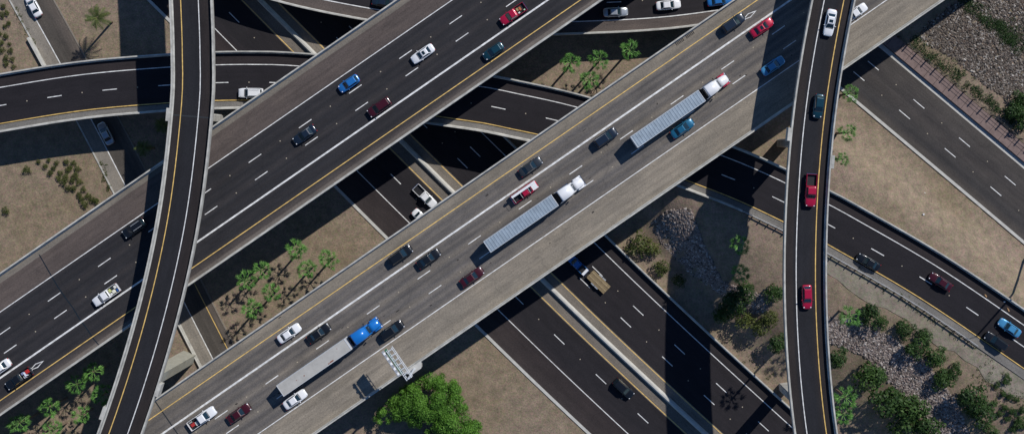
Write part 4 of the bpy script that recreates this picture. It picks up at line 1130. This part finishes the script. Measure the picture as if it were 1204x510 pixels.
for (x, y, h, l) in [(109.5, 437, 8.2, 'fan palm nearest the left flyover at lower left, topmost of its strip'), (90, 451.5, 8.0, 'fan palm second from the top of the lower left strip'),
                     (58, 478, 8.5, 'fan palm midway down the dark bridge edge at lower left'), (22.5, 497, 8.5, 'fan palm in the bottom left corner'),
                     (119, 464.5, 6.5, 'small fan palm touching the left parapet of the left flyover'), (95, 488, 6.0, 'dense round fan palm in the middle of the lower left strip'),
                     (61, 506, 7.0, 'fan palm cut by the bottom edge at lower left')]:
    palm(x, y, h, l, PGL)
for (x, y, h, l) in [(348, 293, 7.5, 'fan palm topmost of the group between the two broad bridges'), (385, 305, 7.0, 'fan palm rightmost of the group between the two broad bridges'),
                     (360, 316, 8.0, 'fan palm between the topmost and rightmost palms of the middle group'), (307, 317.5, 7.0, 'fan palm left of the middle group, half against bridge shadow'),
                     (288, 330, 7.0, 'fan palm leftmost of the group between the two broad bridges'), (318, 344, 6.5, 'small fan palm in the middle of the palm shadows'),
                     (297, 363, 7.5, 'fan palm lowest of the group between the two broad bridges')]:
    palm(x, y, h, l, PGM)
for (x, y, h, l) in [(671, 74, 8.0, 'fan palm leftmost of four in the top triangle'), (705, 69.5, 8.0, 'fan palm second from left of four in the top triangle'),
                     (740, 59, 9.0, 'fan palm highest and rightmost of four in the top triangle'), (693, 94.5, 8.0, 'dark fan palm lowest of four in the top triangle')]:
    palm(x, y, h, l, PGT)
for (x, y, h, l, s) in [(1000, 110, 8.0, 'fan palm nearest the pale bridge beside the right flyover', .9), (997, 156, 9.0, 'middle fan palm of three on the right side of the right flyover', .9), (991, 187, 8.0, 'small fan palm lowest of three beside the right flyover', .62)]:
    palm(x, y, h, l, PGR, size=s)
for (x, y, h, l, s) in [(999, 372, 8.0, 'bright fan palm below the guardrail with leaning trunk', 1.0), (994, 466.5, 8.0, 'bright large leaved fan palm, upper of two beside the flyover at lower right', 1.05), (991, 487, 8.0, 'bright large leaved fan palm, lower of two beside the flyover at lower right', 1.0)]:
    palm(x, y, h, l, PGS, size=s)
palm(871, 288, 9.0, 'fan palm at the edge of the flyover shadow below the ramp', 'palms left of the right flyover', size=.95)
palm(870, 321, 8.0, 'dark fan palm inside the flyover shadow', 'palms left of the right flyover', size=.95)
palm(941, 414, 12.0, 'tall fan palm hidden under the right flyover, its shadow on the freeway', 'palms left of the right flyover', size=1.05)
palm(114, 21, 8.0, 'date palm with long feathery fronds in the upper left corner', None, kind='date', name='date_palm', size=.98)
palm(169, 174, 6.0, 'date palm in deep shadow left of the left flyover, the lower one', 'shaded date palms', kind='date', name='date_palm', size=.7)
palm(191, 148, 6.0, 'date palm in deep shadow under the ramp beside the left flyover', 'shaded date palms', kind='date', name='date_palm', size=.7)

# ---- bushes
GBU = 'dark bushes on the lower right slope'
for i, (x, y, r, l) in enumerate([(1022, 370, 3.3, 'dark bush right of the bright palm under the guardrail'), (1037, 379, 1.8, 'small dark bush at the right foot of the bush by the bright palm'),
        (1062, 387, 2.5, 'dark bush at the upper end of the diagonal row beside the rocks'), (1077, 404, 3.2, 'round dark bush second in the diagonal row beside the rocks'), (1083, 393, 1.8, 'small dark bush above the second bush of the diagonal row'),
        (1097, 416, 2.9, 'ragged bush third in the diagonal row beside the rocks'), (1105, 446, 2.6, 'low dark bush at the lower end of the diagonal row'), (1119, 436, 2.1, 'round dark bush nearest the post shadow'),
        (1138, 462, 3.9, 'large round dark bush at the lower right'), (1153, 485, 3.6, 'large dark bush right of the rock channel near the bottom right'), (1140, 481, 2.0, 'small bush between the two large dark bushes at lower right'), (1163, 503, 1.9, 'small dark bush at the bottom edge right of the rocks'),
        (1018, 444, 4.4, 'big dark bush left of the rock channel beside the palms'), (1036, 470, 4.6, 'broad olive dark bush in the middle of the clump left of the rocks'), (1064, 478, 4.4, 'dark bush at the rock channel edge in the lower clump'),
        (1060, 500, 4.0, 'dark bush at the bottom edge left of the rocks'), (1088, 498, 4.0, 'rightmost bush of the lower clump at the bottom edge'), (982, 417, 2.9, 'bush touching the right side of the flyover'),
        (1036, 441, 1.6, 'small dark bush at the right tip of the big bush beside the palms')]):
    bush(x, y, r, 'dark', i, 'dark_bush', l, 'bush', GBU)
GOL = 'bushes between the lower freeway and the right flyover'
for i, (x, y, r, k, l) in enumerate([(750, 287, 3.3, 'olive', 'airy olive bush at the corner between freeway wall and pale bridge'), (765, 290, 2.4, 'olive', 'olive bush beside the loose stones near the pale bridge'), (779, 312, 2.6, 'olive', 'bright olive bush below the loose stones'),
        (797, 329, 2.0, 'olive', 'small olive bush in the flyover shadow near the freeway wall'), (864, 352, 3.4, 'dark', 'dark bush in the flyover shadow below the shaded palm'), (878, 341, 2.6, 'dark', 'dark bush right of the shaded palm'),
        (872, 372, 3.2, 'olive', 'olive bush at the lower tip of the flyover shadow'), (893, 383, 3.0, 'olive', 'olive bush close to the left side of the flyover'), (909, 346, 2.7, 'dark', 'green bush against the left parapet of the right flyover'),
        (912, 400, 2.6, 'dark', 'dark bush beside the left parapet above the freeway'), (850, 368, 2.5, 'dark', 'dark bush lost in the flyover shadow'), (905, 372, 2.4, 'olive', 'olive bush between the two bushes near the flyover')]):
    bush(x, y, r, k, i, 'roadside_bush', l, 'bush', GOL)
GTR = 'green bushes along the upper right fence'
for i, (x, y, r, l) in enumerate([(1188, 130, 2.8, 'green bush at the right edge above the fence, lower left one'), (1201, 140, 3.2, 'green bush at the right edge above the fence, lower right one'), (1199, 118, 2.6, 'green bush at the right edge above the fence, upper one')]):
    bush(x, y, r, 'dark', i, 'fence_bush', l, 'bush', GTR)

# small round shrubs planted in rows
def small(px, py, r, kind, label, group):
    bush(px, py, r, kind, random.randrange(4), 'small_shrub', label, 'shrub', group, hz=.8)
for x, y in [(47, 190), (53, 195), (58, 189), (64, 197), (61, 203), (68, 192), (72, 203), (69, 210), (78, 190), (80, 200), (79, 208), (84, 197), (86, 213), (82, 220), (90, 206), (94, 214), (89, 222), (93, 229), (100, 222), (97, 235), (104, 229), (101, 240), (109, 235), (113, 236), (92, 199), (76, 214), (88, 191)]:
    small(x + random.uniform(-1, 1), y + random.uniform(-1, 1), random.uniform(.7, 1.1), 'olive', 'small green shrub in the planted patch below the left ramp', 'planted shrubs below the left ramp')
for x, y in [(3, 18), (9, 16), (7, 32), (1, 40), (8, 43), (2, 50), (12, 52), (4, 59), (8, 68), (16, 70), (17, 79), (8, 75), (13, 60), (5, 8), (11, 27)]:
    small(x, y, random.uniform(.6, 1.0), 'olive', 'small dark shrub on the bank in the upper left corner', 'shrubs on the upper left bank')
for x, y in [(1171, 452), (1168, 472), (1187, 465), (1180, 478), (1190, 483), (1198, 491), (1184, 491), (1190, 504), (1194, 469), (1175, 486), (1201, 480), (1178, 462), (1196, 498), (1182, 445), (1203, 499)]:
    small(x, y, random.uniform(.8, 1.25), 'dark', 'small dark shrub planted in rows at the lower right corner', 'shrubs at the lower right corner')
for x, y, l in [(8, 247, 'lone green shrub on the bare dirt left of the dark bridge'), (33, 200, 'thin brown weed beside the planted shrub patch')]:
    small(x, y, 1.1, 'olive', l, None)

# ground cover: weeds that nobody could count
def weeds(name, spots, label, m, seed, hz=.35):
    R = random.Random(seed); lobes = []
    for (x, y, r) in spots:
        q = on_ground(x, y); lobes.append((q.x, q.y, q.z + r * hz * .3, r, r * hz))
    o = obj(name, leaves_mesh(name, lobes, 60, .13, m, R, 0.0)); props(o, label, 'weeds', kind='stuff')
def along(a, b, n, wid, R, r0, r1):
    out = []
    for _ in range(n):
        t = R.random(); x = a[0] + (b[0] - a[0]) * t; y = a[1] + (b[1] - a[1]) * t
        d = Vector((b[0] - a[0], b[1] - a[1])).normalized(); k = R.gauss(0, wid * .5); out.append((x - d.y * k, y + d.x * k, R.uniform(r0, r1)))
    return out
R = random.Random(21)
weeds('verge_weeds', along((1072, 48), (1204, 152), 150, 8, R, .4, 1.0) + along((1130, 0), (1204, 52), 90, 11, R, .5, 1.1) + along((1165, 25), (1204, 60), 40, 8, R, .5, 1.2), 'green weeds along the upper right fence and through the stones', LEAF_BUSH, 3)
weeds('dry_weeds', along((986, 300), (1165, 418), 130, 7, R, .2, .5) + along((20, 10), (52, 80), 60, 3, R, .2, .5) + along((118, 190), (130, 226), 40, 3, R, .25, .6) + along((1150, 430), (1204, 480), 90, 16, R, .2, .45) + along((860, 395), (915, 440), 50, 12, R, .2, .5) + along((1060, 400), (1120, 440), 60, 14, R, .2, .5), 'dry olive weeds scattered on the verges', LEAF_DRY, 4)

# ---- riprap stone beds
def stones(name, poly, n, r0, r1, label, seed, cols):
    R = random.Random(seed); x0 = min(p[0] for p in poly); x1 = max(p[0] for p in poly); y0 = min(p[1] for p in poly); y1 = max(p[1] for p in poly)
    vs = []; fs = []; rn = []; c = 0
    while c < n:
        x = R.uniform(x0, x1); y = R.uniform(y0, y1)
        if not inside(x, y, poly): continue
        if edge_dist(x, y, poly) < R.uniform(0, 6) * .6: continue
        c += 1; q = on_ground(x, y) if False else None
        z = GZ(x, y); s = (CAM_H - z) / FOC; r = r0 + (r1 - r0) * R.random() ** 1.6 * 1.25; i0 = len(vs)
        px_, py_ = (x - NX) * s, -(y - NY) * s
        a = R.uniform(0, 6.28); ca, sa = math.cos(a), math.sin(a); ex, ey, ez = r * R.uniform(.8, 1.3), r * R.uniform(.7, 1.1), r * R.uniform(.5, .9)
        for (ux, uy, uz) in ((1, 0, 0), (.3, 1, .1), (-.9, .5, 0), (-.8, -.7, .1), (.3, -1, 0), (.35, .3, 1), (-.4, .1, .85)):
            ux += R.uniform(-.2, .2); uy += R.uniform(-.2, .2)
            X, Y = ux * ex, uy * ey; vs.append((px_ + X * ca - Y * sa, py_ + X * sa + Y * ca, z + uz * ez))
        for f in ((0, 1, 5), (1, 6, 5), (1, 2, 6), (2, 3, 6), (3, 4, 6), (4, 5, 6), (4, 0, 5)): fs.append(tuple(i0 + k for k in f))
        k = R.random(); rn += [k] * 7
    me = mesh(name, vs, fs, STONE[cols]); a2 = me.attributes.new('rnd', 'FLOAT', 'FACE'); a2.data.foreach_set('value', rn)
    props(obj(name, me), label, 'stones', kind='stuff')
_gz = {}
def GZ(x, y):
    fx, fy = x / 10, y / 10; i, j = math.floor(fx), math.floor(fy); u, v = fx - i, fy - j
    def g(a, b):
        if (a, b) not in _gz: _gz[(a, b)] = on_ground(a * 10, b * 10).z
        return _gz[(a, b)]
    return (g(i, j) * (1 - u) + g(i + 1, j) * u) * (1 - v) + (g(i, j + 1) * (1 - u) + g(i + 1, j + 1) * u) * v
def stone_mat(name, cols):
    m = bpy.data.materials.new(name); m.use_nodes = True; N, L = nt(m); b = N['Principled BSDF']
    a = N.new('ShaderNodeAttribute'); a.attribute_name = 'rnd'
    L.new(ramp(N, L, a.outputs['Fac'], [(i / (len(cols) - 1), c) for i, c in enumerate(cols)]), b.inputs['Base Color']); b.inputs['Roughness'].default_value = .9; b.inputs['Specular IOR Level'].default_value = .2
    return m
STONE = [stone_mat('riprap_stone_grey', [(.03, .028, .026), (.12, .10, .085), (.19, .165, .14), (.12, .085, .065), (.44, .41, .37)]), stone_mat('riprap_stone_brown', [(.07, .06, .055), (.23, .19, .165), (.34, .29, .255), (.21, .155, .14), (.56, .52, .48)])]
stones('riprap', [(1085, 32), (1120, 2), (1150, -12), (1225, -12), (1225, 125), (1180, 116), (1150, 96), (1120, 70), (1080, 48)], 10500, .13, .32, 'bed of grey loose stones in the upper right corner', 61, 0)
stones('riprap', [(970, 371), (1005, 375), (1045, 394), (1082, 419), (1108, 446), (1127, 474), (1144, 522), (1106, 522), (1084, 488), (1054, 458), (1014, 418), (970, 402)], 10500, .15, .36, 'diagonal channel of loose brown stones at lower right', 62, 1)
stones('riprap', [(764, 262), (785, 246), (812, 244), (830, 290), (850, 330), (895, 345), (905, 365), (880, 372), (845, 345), (815, 325), (790, 302), (775, 285)], 8000, .13, .32, 'bed of loose stones between the pale bridge and the flyover shadow', 63, 1)
